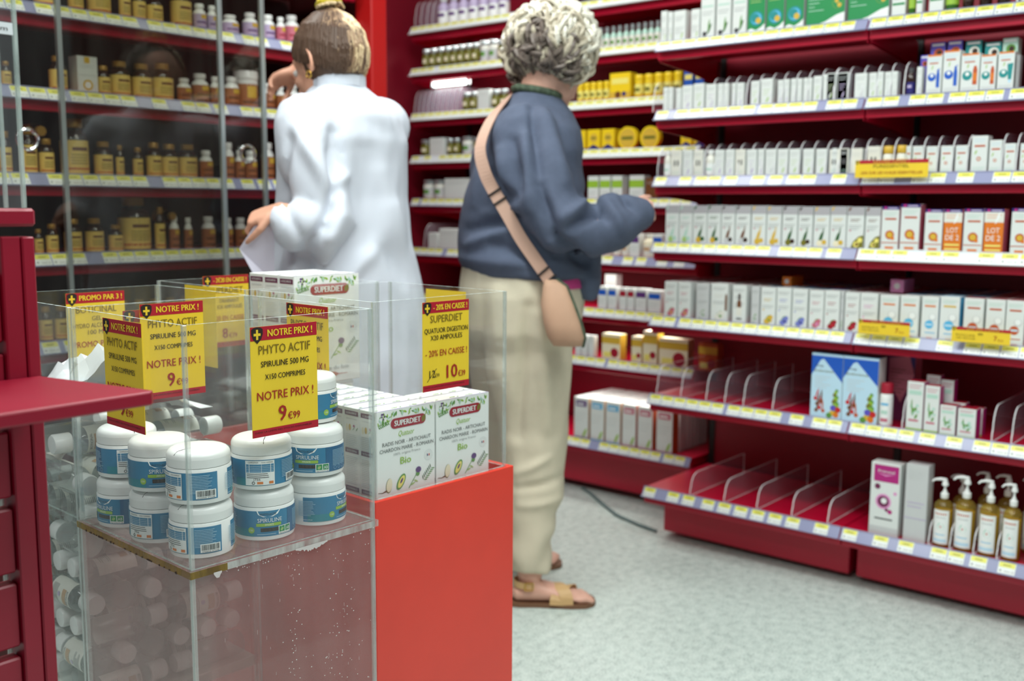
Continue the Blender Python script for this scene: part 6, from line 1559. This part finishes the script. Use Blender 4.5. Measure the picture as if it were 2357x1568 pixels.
def eyes(parent, c, f, up, r, k=1.0):
    for s in (-1, 1):
        b = MB()
        e = c + f * .074 * k + up * .006 * k + r * s * .032 * k
        b.ball(e, f * .013, r * .015, up * .010, 'eye_white', 12, 8)
        b.ball(e + f * .0095, f * .0045, r * .006, up * .006, 'eye_dark', 10, 6)
        o = part(b, 'eye', parent)

# ---- shop assistant in a white coat, seen from behind, reaching into the cabinet
fA, rA = axes((.10, .995))
pa = empty('person', (1.757, 2.04, 0), 0, 'person in a white coat seen from behind, reaching into the cabinet', 'person')
b = MB()
hc = V((1.750, 2.075, 1.498)); hf = V((-.10, .97, -.30)).normalized()
hr, hu = head(b, hc, hf, V((0, .25, 1)), 'skin', 1.0)
b.tube([hc - hu * .05 - hf * .02, V((1.757, 2.035, 1.40)), V((1.757, 2.03, 1.33))], [.056, .052, .06], 'skin', 16)
T = V((1.757, 2.035, 0))
b.loft([(T + V((0, 0, 1.36)), rA * .15, fA * .07), (T + V((0, 0, 1.25)), rA * .15, fA * .09), (T + V((0, 0, 1.05)), rA * .12, fA * .085), (T + V((0, 0, .9)), rA * .15, fA * .1), (T + V((0, 0, .78)), rA * .14, fA * .09)], 'skin', 24)
for s, fo in ((-1, .02), (1, -.02)):
    b.tube([T + rA * s * .08 + V((0, 0, .85)), T + rA * s * .085 + fA * .01 + V((0, 0, .48)), T + rA * s * .09 + fA * fo + V((0, 0, .09))], [.085, .06, .04], 'skin', 14)
    b.tube([T + rA * s * .09 + fA * (fo - .03) + V((0, 0, .045)), T + rA * s * .095 + fA * (fo + .12) + V((0, 0, .035))], [.042, .034], 'skin', 12)
LS, LE, LW = V((1.60, 2.01, 1.345)), V((1.612, 1.955, 1.115)), V((1.520, 1.970, 1.128))
RS, RE, RW = V((1.905, 2.03, 1.36)), V((1.985, 2.26, 1.37)), V((2.005, 2.515, 1.548))
b.tube([LS, (LS + LE) / 2, LE, LW], [.05, .045, .04, .027], 'skin', 14)
b.tube([RS, (RS + RE) / 2, RE, RW], [.05, .045, .04, .027], 'skin', 14)
hand(b, LW + V((-.012, .002, .010)), V((-.52, .78, -.30)), V((.35, .25, -.9)), 1, 'skin', 1.25, .82)
hand(b, RW, V((-.62, .58, -.40)), V((-.45, -.1, -.88)), -1, 'skin', .6, .85, pinch=True)
b.v = [(x - 1.757, y - 2.04, z) for x, y, z in b.v]
remesh(b, 'body', .0046, 3, pa, [MATS['skin']])
eyes(pa, hc, hf, hu, hr)
# coat
CRC, CRS, CRP = creases('f_coat', 2.66), creases('f_sweater', 2.96), creases('f_pants', 2.97)
def coat_fold(p):
    a = math.atan2(p.y, p.x)
    low = max(0, (1.15 - p.z) / .6)
    v = .010 * low * math.sin(a * 7 + 2 * noise.noise(V((p.x * 3, p.y * 3, p.z * 1.5))) * 2)
    v += .009 * noise.noise(V((p.x * 11, p.y * 11, p.z * 4.5 + 5))) + .004 * noise.noise(V((p.x * 30, p.y * 30, p.z * 12)))
    v = v * .7 + CRC(V((p.x + 1.757, p.y + 2.04, p.z)))
    return v
b = MB()
secs = [(1.456, .060, .060, .012), (1.435, .080, .072, .007), (1.405, .118, .090, -.004), (1.37, .155, .108, -.008), (1.31, .180, .126, -.008), (1.17, .178, .132, 0), (1.05, .186, .142, 0), (.95, .208, .162, 0), (.75, .232, .188, 0), (.52, .248, .204, 0)]
b.loft([(T + fA * o + V((0, 0, z)), rA * a, fA * c) for z, a, c, o in secs], 'coat_white', 40, 2.2)
b.tube([V((1.625, 2.015, 1.345)), V((1.612, 1.985, 1.26)), V((1.618, 1.955, 1.165)), V((1.625, 1.94, 1.12)), V((1.590, 1.945, 1.090)), V((1.535, 1.960, 1.105))], [.078, .080, .076, .078, .080, .060], 'coat_white', 20)
b.tube([V((1.610, 1.945, 1.09)), V((1.578, 1.950, 1.045))], [.06, .020], 'coat_white', 14)
b.tube([V((1.640, 1.93, 1.20)), V((1.652, 1.925, 1.172))], [.05, .020], 'coat_white', 14)
b.tube([V((1.885, 2.03, 1.352)), V((1.935, 2.14, 1.345)), V((1.985, 2.26, 1.355)), V((2.0, 2.42, 1.48))], [.082, .074, .066, .052], 'coat_white', 20)
b.v = [(x - 1.757, y - 2.04, z) for x, y, z in b.v]
remesh(b, 'coat', .008, 4, pa, [MATS['coat_white']], coat_fold)
b = MB()
cb_ = [T + rA * math.cos(a) * .068 + fA * (math.sin(a) * .067 + .011) + V((0, 0, 1.444 - .022 * math.sin(a))) for a in [2 * PI * i / 20 + PI / 2 + .25 for i in range(19)]]
b.ribbon(cb_, [(p - (T + V((0, 0, p.z)))) for p in cb_], .040, .003, 'coat_white')
part(b, 'collar', pa)
b = MB()
for s in (-1, 1):
    fo = .02 if s < 0 else -.02
    b.tube([T + rA * s * .095 + V((0, 0, .82)), T + rA * s * .095 + V((0, 0, .5)), T + rA * s * .09 + fA * fo + V((0, 0, .07))], [.112, .09, .075], 'trousers_dark', 18)
part(b, 'trousers', pa)
for s, fo in ((-1, .02), (1, -.02)):
    b = MB()
    b.tube([T + rA * s * .092 + fA * (fo - .045) + V((0, 0, .046)), T + rA * s * .095 + fA * (fo + .05) + V((0, 0, .044)), T + rA * s * .097 + fA * (fo + .16) + V((0, 0, .034))], [.045, .046, .032], 'plastic_white', 14)
    part(b, 'shoe', pa)
# hair swept up to a clip
def strand_hair(name, parent, c, f, r, u, n, seed):
    rd = random.Random(seed)
    b = MB()
    C0 = c + u * .022 - f * .012
    ax, ay, az = .104, .082, .104
    apex = (C0 - f * .035 + u * .103)
    def surf(d, k=1.0): return C0 + f * d.x * ax * k + r * d.y * ay * k + u * d.z * az * k
    tip = V((-.33, 0, .94)).normalized()
    for i in range(n):
        a = rd.uniform(-2.15, 2.15)              # angle from the back, round the head
        low = -.62 + .55 * max(0, (abs(a) - .9)) + rd.uniform(-.05, .1)
        d0 = V((-math.cos(a) * math.sqrt(max(.05, 1 - min(.98, low) ** 2)), math.sin(a) * math.sqrt(max(.05, 1 - min(.98, low) ** 2)), low)).normalized()
        if rd.random() < .35: d0 = d0.lerp(tip, rd.uniform(.2, .6)).normalized()
        pts = []
        wob = rd.uniform(-.05, .05)
        for j in range(7):
            t = j / 6
            d = d0.lerp(tip, t).normalized()
            d = (d + V((0, wob * math.sin(t * PI), 0))).normalized()
            pts.append(surf(d, 1.01 + .045 * rd.random() + .10 * t * t))
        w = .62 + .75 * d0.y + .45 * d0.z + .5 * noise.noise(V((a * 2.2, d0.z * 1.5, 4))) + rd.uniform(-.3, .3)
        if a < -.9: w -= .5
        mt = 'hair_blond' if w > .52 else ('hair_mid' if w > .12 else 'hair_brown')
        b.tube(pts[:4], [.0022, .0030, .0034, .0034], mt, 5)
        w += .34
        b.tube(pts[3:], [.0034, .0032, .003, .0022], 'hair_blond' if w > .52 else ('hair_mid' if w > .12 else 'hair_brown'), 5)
    b.ball(C0, f * ax * .985, r * ay * .99, u * az * .985, 'hair_mid', 24, 16) if False else None
    return b, apex
b, apex = strand_hair('hair', pa, hc, hf, hr, hu, 720, 5)
rd = random.Random(8)
for i in range(60):                              # rolled knot
    a = rd.uniform(0, 2 * PI)
    R0 = rd.uniform(.012, .03)
    pts = [apex + hu * (.010 + .03 * j / 6) + (hf * math.cos(a + j * .6) + hr * math.sin(a + j * .6)) * R0 * (1.2 - .1 * j) for j in range(7)]
    b.tube(pts, .0042, rd.choice(('hair_blond', 'hair_mid', 'hair_brown', 'hair_blond')), 5)
part(b, 'hair', pa)
# scalp cap under the strands
b = MB()
C0 = hc + hu * .022 - hf * .012
vs_ = []
b.ball(C0 - hf * .010, hf * .095, hr * .080, hu * .103, 'hair_brown', 28, 18)
keep = [i for i, fc in enumerate(b.f) if (lambda m: (m - C0).dot(hf) < .045 + .5 * (m - C0).dot(hu) and (m - C0).dot(hu) > -.075)(sum((V(b.v[k]) for k in fc), V()) / len(fc))]
b.f = [b.f[i] for i in keep]; b.mi = [b.mi[i] for i in keep]
part(b, 'hair_roots', pa)
b = MB()
pts = [apex + hu * .022 + (hf * math.cos(a) + hr * math.sin(a)) * .027 for a in [2 * PI * i / 14 for i in range(15)]]
b.tube(pts, .0085, 'scrunchie', 8, cap=False)
for i in range(14):
    q = pts[i] + hu * .004
    b.ball(q, hf * .007, hr * .007, hu * .008, ('black', 'scrunchie', 'gold')[i % 3], 8, 6)
part(b, 'hair_tie', pa)
b = MB()
eb = hc - hr * .088 - hu * .036 - hf * .010
b.tube([eb + (hf * math.cos(a) + hu * math.sin(a)) * .008 for a in [2 * PI * i / 12 for i in range(13)]], .0022, 'gold_metal', 6, cap=False)
part(b, 'earring', pa)
# papers under the arm
b = MB()
P1, P2, P3, P4, P5 = V((1.445, 2.044, 1.047)), V((1.467, 1.992, 1.121)), V((1.492, 1.972, 1.108)), V((1.512, 2.003, .965)), V((1.482, 2.005, .945))
b.add([P1, P2, P3, P4, P5], [(0, 1, 2), (0, 2, 3, 4)], 'sheet_paper')
off = V((.012, .016, 0))
b.add([P1 + off + V((.02, .004, .02)), P2 + off, P3 + off, P4 + off, P5 + off], [(0, 1, 2), (0, 2, 3, 4)], 'sheet_paper')
b.add([P3, P3 + off, P4 + off, P4], [(0, 1, 2, 3)], 'sheet_paper')
o = b.build('document_sheets')
sd = o.modifiers.new('s', 'SOLIDIFY'); sd.thickness = .0008
tag(o, 'folded white sheets of paper held in the left hand of the white coated person', 'paper')

# ---- customer with grey curls, blue sweater and beige trousers
fL, rL = axes((.80, -.60))
pl = empty('person', (2.30, 1.88, 0), 0, 'person with curly grey hair in a blue sweater and beige trousers', 'person')
OL = V((2.30, 1.88, 0))
def rebase(b): b.v = [(x - OL.x, y - OL.y, z - OL.z) for x, y, z in b.v]
b = MB()
hc2 = V((2.378, 1.826, 1.560)); hf2 = V((.93, .08, -.34)).normalized()
hr2, hu2 = head(b, hc2, hf2, V((.34, .0, 1)), 'skin_pale', 1.04)
b.tube([hc2 - hu2 * .05 - hf2 * .03, V((2.325, 1.862, 1.45)), V((2.318, 1.868, 1.36))], [.058, .056, .066], 'skin_pale', 16)
b.loft([(V((2.315, 1.87, 1.38)), rL * .14, fL * .07), (V((2.306, 1.871, 1.28)), rL * .16, fL * .11), (V((2.292, 1.874, 1.1)), rL * .15, fL * .12), (V((2.29, 1.88, .92)), rL * .16, fL * .13), (V((2.29, 1.89, .80)), rL * .14, fL * .10)], 'skin_pale', 24)
HR, KR, AR = V((2.268, 1.845, .84)), V((2.290, 1.812, .48)), V((2.238, 1.797, .085))
HL, KL, AL = V((2.325, 1.945, .84)), V((2.402, 2.000, .48)), V((2.430, 2.064, .085))
for H, K, A_ in ((HR, KR, AR), (HL, KL, AL)):
    b.tube([H, K, A_], [.085, .06, .036], 'skin_pale', 14)
fd = V((.665, -.747, 0)); fs_ = V((.747, .665, 0))
for A_, sgn in ((AR, 1), (AL, -1)):
    g0 = V((A_.x, A_.y, 0))
    b.loft([(g0 - fd * .052 + V((0, 0, .036)), fs_ * .010, V((0, 0, .012))), (g0 - fd * .040 + V((0, 0, .036)), fs_ * .028, V((0, 0, .024))), (g0 + V((0, 0, .046)), fs_ * .033, V((0, 0, .036))), (g0 + fd * .07 + V((0, 0, .036)), fs_ * .040, V((0, 0, .025))), (g0 + fd * .125 + V((0, 0, .026)), fs_ * .045, V((0, 0, .015))), (g0 + fd * .150 + V((0, 0, .022)), fs_ * .042, V((0, 0, .011)))], 'skin_pale', 18)
    for k, (o_, L_, r_) in enumerate(((-.030, .036, .0125), (-.010, .036, .0095), (.007, .031, .009), (.022, .026, .0085), (.035, .019, .008))):
        p = g0 + fd * .142 + fs_ * o_ * -sgn * -1 + V((0, 0, .022))
        b.tube([p, p + fd * L_ * .6 + V((0, 0, .002)), p + fd * L_ - V((0, 0, .003))], [r_, r_, r_ * .85], 'skin_pale', 8)
SR, ER, WR = V((2.19, 1.79, 1.32)), V((2.180, 1.645, 1.098)), V((2.341, 1.540, 1.130))
SL, EL, WL = V((2.43, 1.95, 1.32)), V((2.50, 1.88, 1.10)), V((2.465, 1.715, 1.115))
b.tube([SR, V((2.165, 1.70, 1.19)), ER, V((2.235, 1.603, 1.088)), WR], [.045, .04, .036, .034, .025], 'skin_pale', 12)
b.tube([SL, (SL + EL) / 2, EL, WL], [.05, .045, .04, .027], 'skin_pale', 12)
hand(b, WR, V((.66, -.40, .12)), V((.3, .85, -.2)), 1, 'skin_pale', 1.5, .74)
hand(b, WL, V((-.25, -.95, .0)), V((-.6, .2, .6)), -1, 'skin_pale', .7, .85)
rebase(b)
remesh(b, 'body', .0046, 3, pl, [MATS['skin_pale']])
eyes(pl, hc2, hf2, hu2, hr2, 1.04)
# sweater
def sweat_fold(p):
    q = V((p.x + OL.x, p.y + OL.y, p.z))
    v = .010 * math.sin(q.z * 26 + 9 * (q - OL).dot(fL) + 5 * noise.noise(V((q.x * 4, q.y * 4, q.z * 4))))
    v *= .35 + .65 * max(0, min(1, (1.35 - q.z) / .2))
    v += .012 * noise.noise(V((q.x * 9, q.y * 9, q.z * 7))) + .003 * noise.noise(V((q.x * 30, q.y * 30, q.z * 24)))
    v = v * .6 + CRS(q)
    return v
b = MB()
secs = [(1.470, 2.327, 1.862, .058, .060), (1.445, 2.324, 1.865, .075, .085), (1.41, 2.320, 1.869, .108, .135), (1.36, 2.313, 1.870, .138, .190), (1.30, 2.307, 1.871, .152, .215), (1.18, 2.291, 1.874, .165, .215), (1.07, 2.294, 1.871, .180, .215), (.995, 2.298, 1.866, .192, .220), (.955, 2.300, 1.866, .188, .216)]
b.loft([(V((x, y, z)), fL * f_, rL * r_) for z, x, y, f_, r_ in secs], 'sweater', 44, 2.15)
b.loft([(V((2.36, 1.78, 1.1)), fL * .10, rL * .14), (V((2.385, 1.755, .95)), fL * .06, rL * .13), (V((2.392, 1.745, .885)), fL * .04, rL * .11)], 'sweater', 24)
b.tube([V((2.205, 1.80, 1.335)), V((2.172, 1.745, 1.25)), V((2.155, 1.69, 1.165)), V((2.172, 1.642, 1.100)), V((2.225, 1.606, 1.080)), V((2.285, 1.570, 1.105)), V((2.330, 1.549, 1.134)), V((2.358, 1.535, 1.136))], [.095, .092, .084, .078, .074, .070, .063, .050], 'sweater', 22)
b.tube([V((2.41, 1.94, 1.335)), V((2.47, 1.92, 1.20)), V((2.50, 1.87, 1.10)), V((2.475, 1.745, 1.113))], [.095, .085, .07, .05], 'sweater', 20)
rebase(b)
remesh(b, 'sweater', .0085, 4, pl, [MATS['sweater']], sweat_fold)
# pink shirt edge under the sweater
b = MB()
b.loft([(V((2.296, 1.868, .985)), fL * .176, rL * .205), (V((2.294, 1.869, .925)), fL * .180, rL * .206)], 'shirt_pink', 36, 2.1)
part(b, 'shirt_hem', pl)
# trousers
def chino_fold(p):
    return CRP(p + OL) + .007 * noise.noise(V((p.x * 9, p.y * 9, p.z * 3))) + .004 * math.sin(p.z * 40 + 6 * noise.noise(V((p.x * 6, p.y * 6, p.z * 4)))) * max(0, min(1, (.55 - p.z) / .3)) + .003 * noise.noise(V((p.x * 25, p.y * 25, p.z * 9)))
b = MB()
b.loft([(V((2.290, 1.872, .985)), fL * .172, rL * .200), (V((2.284, 1.876, .90)), fL * .176, rL * .208), (V((2.285, 1.882, .80)), fL * .165, rL * .205), (V((2.290, 1.884, .73)), fL * .12, rL * .18)], 'chino', 36, 2.2)
b.tube([V((2.258, 1.838, .86)), V((2.262, 1.830, .70)), V((2.276, 1.818, .52)), V((2.270, 1.806, .32)), V((2.250, 1.800, .20)), V((2.242, 1.797, .102))], [.138, .130, .102, .083, .064, .060], 'chino', 26, cap=False)
b.tube([V((2.322, 1.945, .86)), V((2.350, 1.972, .70)), V((2.385, 2.010, .50)), V((2.412, 2.040, .30)), V((2.428, 2.060, .105))], [.138, .124, .100, .080, .060], 'chino', 26, cap=False)
rebase(b)
remesh(b, 'trousers', .0075, 4, pl, [MATS['chino']], chino_fold)
# sandals
for A_, sgn in ((AR, 1), (AL, -1)):
    g0 = V((A_.x, A_.y, 0))
    s = empty('sandal', (0, 0, 0)); s.parent = pl
    s.location = (g0.x - OL.x, g0.y - OL.y, 0)
    b = MB()
    pts = []
    for t, w_ in ((-.062, .012), (-.055, .026), (-.03, .034), (.02, .035), (.07, .042), (.12, .050), (.16, .048), (.183, .034), (.192, .014)):
        pts.append((t, w_))
    outl = [(fd * t + fs_ * w_) for t, w_ in pts] + [(fd * t - fs_ * w_) for t, w_ in reversed(pts)]
    n = len(outl)
    b.add([p + V((0, 0, .0005)) for p in outl] + [p + V((0, 0, .0125)) for p in outl], [tuple(range(n)), tuple(range(2 * n - 1, n - 1, -1))] + [(i, (i + 1) % n, (i + 1) % n + n, i + n) for i in range(n)], 'sole')
    b.build('sole', s)
    for (t0, t1, hgt, rot) in ((.075, .125, .050, .35), (.06, .10, .058, -.35)):
        b = MB()
        arc, nn = [], []
        for i in range(13):
            a = PI * i / 12
            tt = (t0 + t1) / 2 + rot * .075 * math.cos(a)
            arc.append(fd * tt + fs_ * math.cos(a) * .047 + V((0, 0, .012 + (hgt - .012) * math.sin(a) ** .7)))
            nn.append(fs_ * math.cos(a) + V((0, 0, math.sin(a) + .05)))
        b.ribbon(arc, nn, .036, .003, 'sandal')
        b.build('strap', s)
    b = MB()
    arc, nn = [], []
    for i in range(13):
        a = PI * (-.08 + 1.16 * i / 12) - PI / 2 * 0
        arc.append(-fd * .046 * math.sin(a) + fs_ * math.cos(a) * .040 + V((0, 0, .066)))
        nn.append(-fd * math.sin(a) + fs_ * math.cos(a))
    b.ribbon(arc, nn, .018, .003, 'sandal')
    b.build('ankle_strap', s)
    b = MB()
    q = -fs_ * .043 + V((0, 0, .066)) - fd * .004
    b.tube([q + fd * .011 * x_ + V((0, 0, .011 * z_)) for x_, z_ in ((-1, -1), (1, -1), (1, 1), (-1, 1), (-1, -1))], .002, 'gold_metal', 6)
    b.build('buckle', s)
# scarf
b = MB()
pts = [V((2.330, 1.858, 1.468)) + fL * math.cos(a) * .066 + rL * math.sin(a) * .066 + V((0, 0, -.012 * math.cos(a))) for a in [2 * PI * i / 18 for i in range(19)]]
b.tube(pts, .011, 'scarf', 10, cap=False)
part(b, 'scarf', pl)
# curly hair
rd = random.Random(21)
b = MB()
HC = hc2 + hu2 * .026 - hf2 * .018 + hr2 * -.012
ax, ay, az = .128, .136, .130
def hs(d, k=1.0): return HC + hf2 * d.x * ax * k + hr2 * d.y * ay * k + hu2 * d.z * az * k
cnt = 0
while cnt < 900:
    d = V((rd.gauss(0, 1), rd.gauss(0, 1), rd.gauss(0, 1))).normalized()
    if d.x > .30 and d.z < .35 - .5 * (d.x - .3) * -1: continue       # face stays free
    if d.z < -.72: continue
    cnt += 1
    base_p = hs(d, rd.uniform(.93, 1.03))
    nrm = (hf2 * d.x + hr2 * d.y + hu2 * d.z).normalized()
    t1 = (hu2 * -1 + nrm * nrm.dot(hu2) + V((rd.gauss(0, .5), rd.gauss(0, .5), rd.gauss(0, .3)))).normalized()
    t1 = (t1 - nrm * t1.dot(nrm)).normalized()
    t2 = nrm.cross(t1)
    L, R0, tw, ph = rd.uniform(.045, .085), rd.uniform(.007, .014), rd.choice((-1, 1)) * rd.uniform(3, 5.5), rd.uniform(0, 6)
    pts = []
    for j in range(8):
        t = j / 7
        pts.append(base_p + t1 * L * (t - .5) - nrm * .25 * L * (t - .5) ** 2 * 2 + (t2 * math.cos(ph + tw * t) + nrm * math.sin(ph + tw * t)) * R0)
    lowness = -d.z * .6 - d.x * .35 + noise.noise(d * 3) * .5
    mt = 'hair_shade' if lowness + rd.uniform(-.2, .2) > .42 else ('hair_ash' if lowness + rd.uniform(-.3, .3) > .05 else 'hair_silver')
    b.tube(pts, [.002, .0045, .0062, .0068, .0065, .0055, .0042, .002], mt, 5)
part(b, 'hair', pl)
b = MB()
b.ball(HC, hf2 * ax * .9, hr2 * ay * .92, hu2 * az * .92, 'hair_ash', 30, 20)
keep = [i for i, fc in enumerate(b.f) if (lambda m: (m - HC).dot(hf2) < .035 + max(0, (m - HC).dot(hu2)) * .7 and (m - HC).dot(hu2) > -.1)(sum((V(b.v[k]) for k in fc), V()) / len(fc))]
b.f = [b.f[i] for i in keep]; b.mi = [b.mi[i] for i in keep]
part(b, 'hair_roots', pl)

# ---- shoulder bag
bg = empty('shoulder_bag', (2.205, 1.634, .80), 0, 'beige shoulder bag on a crossbody strap at the hip of the blue sweater', 'bag')
view = V((-.80, -.60, 0)).normalized()
sp = [V((2.36, 1.93, 1.43)), V((2.30, 1.93, 1.462)), V((2.225, 1.895, 1.435)), V((2.138, 1.868, 1.38)), V((2.078, 1.850, 1.305)), V((2.068, 1.825, 1.24)), V((2.083, 1.806, 1.19)), V((2.098, 1.772, 1.13)), V((2.112, 1.735, 1.065)), V((2.130, 1.700, 1.01)), V((2.150, 1.668, .958))]
nr = [V((.1, .5, .8)), V((-.1, .6, .8)), V((-.5, .3, .8)), V((-.8, .0, .6)), V((-.95, -.1, .3)), V((-.95, -.3, .1)), view, view, view, view, view]
b = MB()
b.strap(sp, nr, .034, .0035, 'strap_leather')
part(b, 'strap', bg)
for p, dd in ((V((2.088, 1.797, 1.175)), V((.25, -.5, -.83))), (V((2.146, 1.674, .968)), V((.35, -.55, -.75)))):
    b = MB()
    dd = dd.normalized()
    sx = dd.cross(view).normalized()
    for o_ in (-.014, .014):
        b.ribbon([p + dd * o_ + view * .004 - sx * .021, p + dd * o_ + view * .004 + sx * .021], view, .006, .005, 'buckle')
    part(b, 'buckle', bg)
b = MB()
u_ = V((.60, -.80, 0)).normalized()        # along the bag, towards the front
n_ = V((-.80, -.60, 0)).normalized()
S = [(V((2.153, 1.664, .957)), .016, .010), (V((2.158, 1.655, .940)), .032, .022), (V((2.160, 1.648, .895)), .044, .034), (V((2.165, 1.635, .845)), .050, .040), (V((2.172, 1.626, .805)), .050, .036), (V((2.176, 1.622, .782)), .040, .022)]
b.loft([(c, u_ * a, n_ * t_) for c, a, t_ in S], 'bag_canvas', 26, 2.6)
o = part(b, 'bag_body', bg)
o.data.polygons.foreach_set('use_smooth', [True] * len(o.data.polygons))
b = MB()
zp = [c + u_ * a * 1.0 + n_ * t_ * .35 for c, a, t_ in S]
b.tube(zp, .0045, 'scarf', 6)
part(b, 'zip', bg)
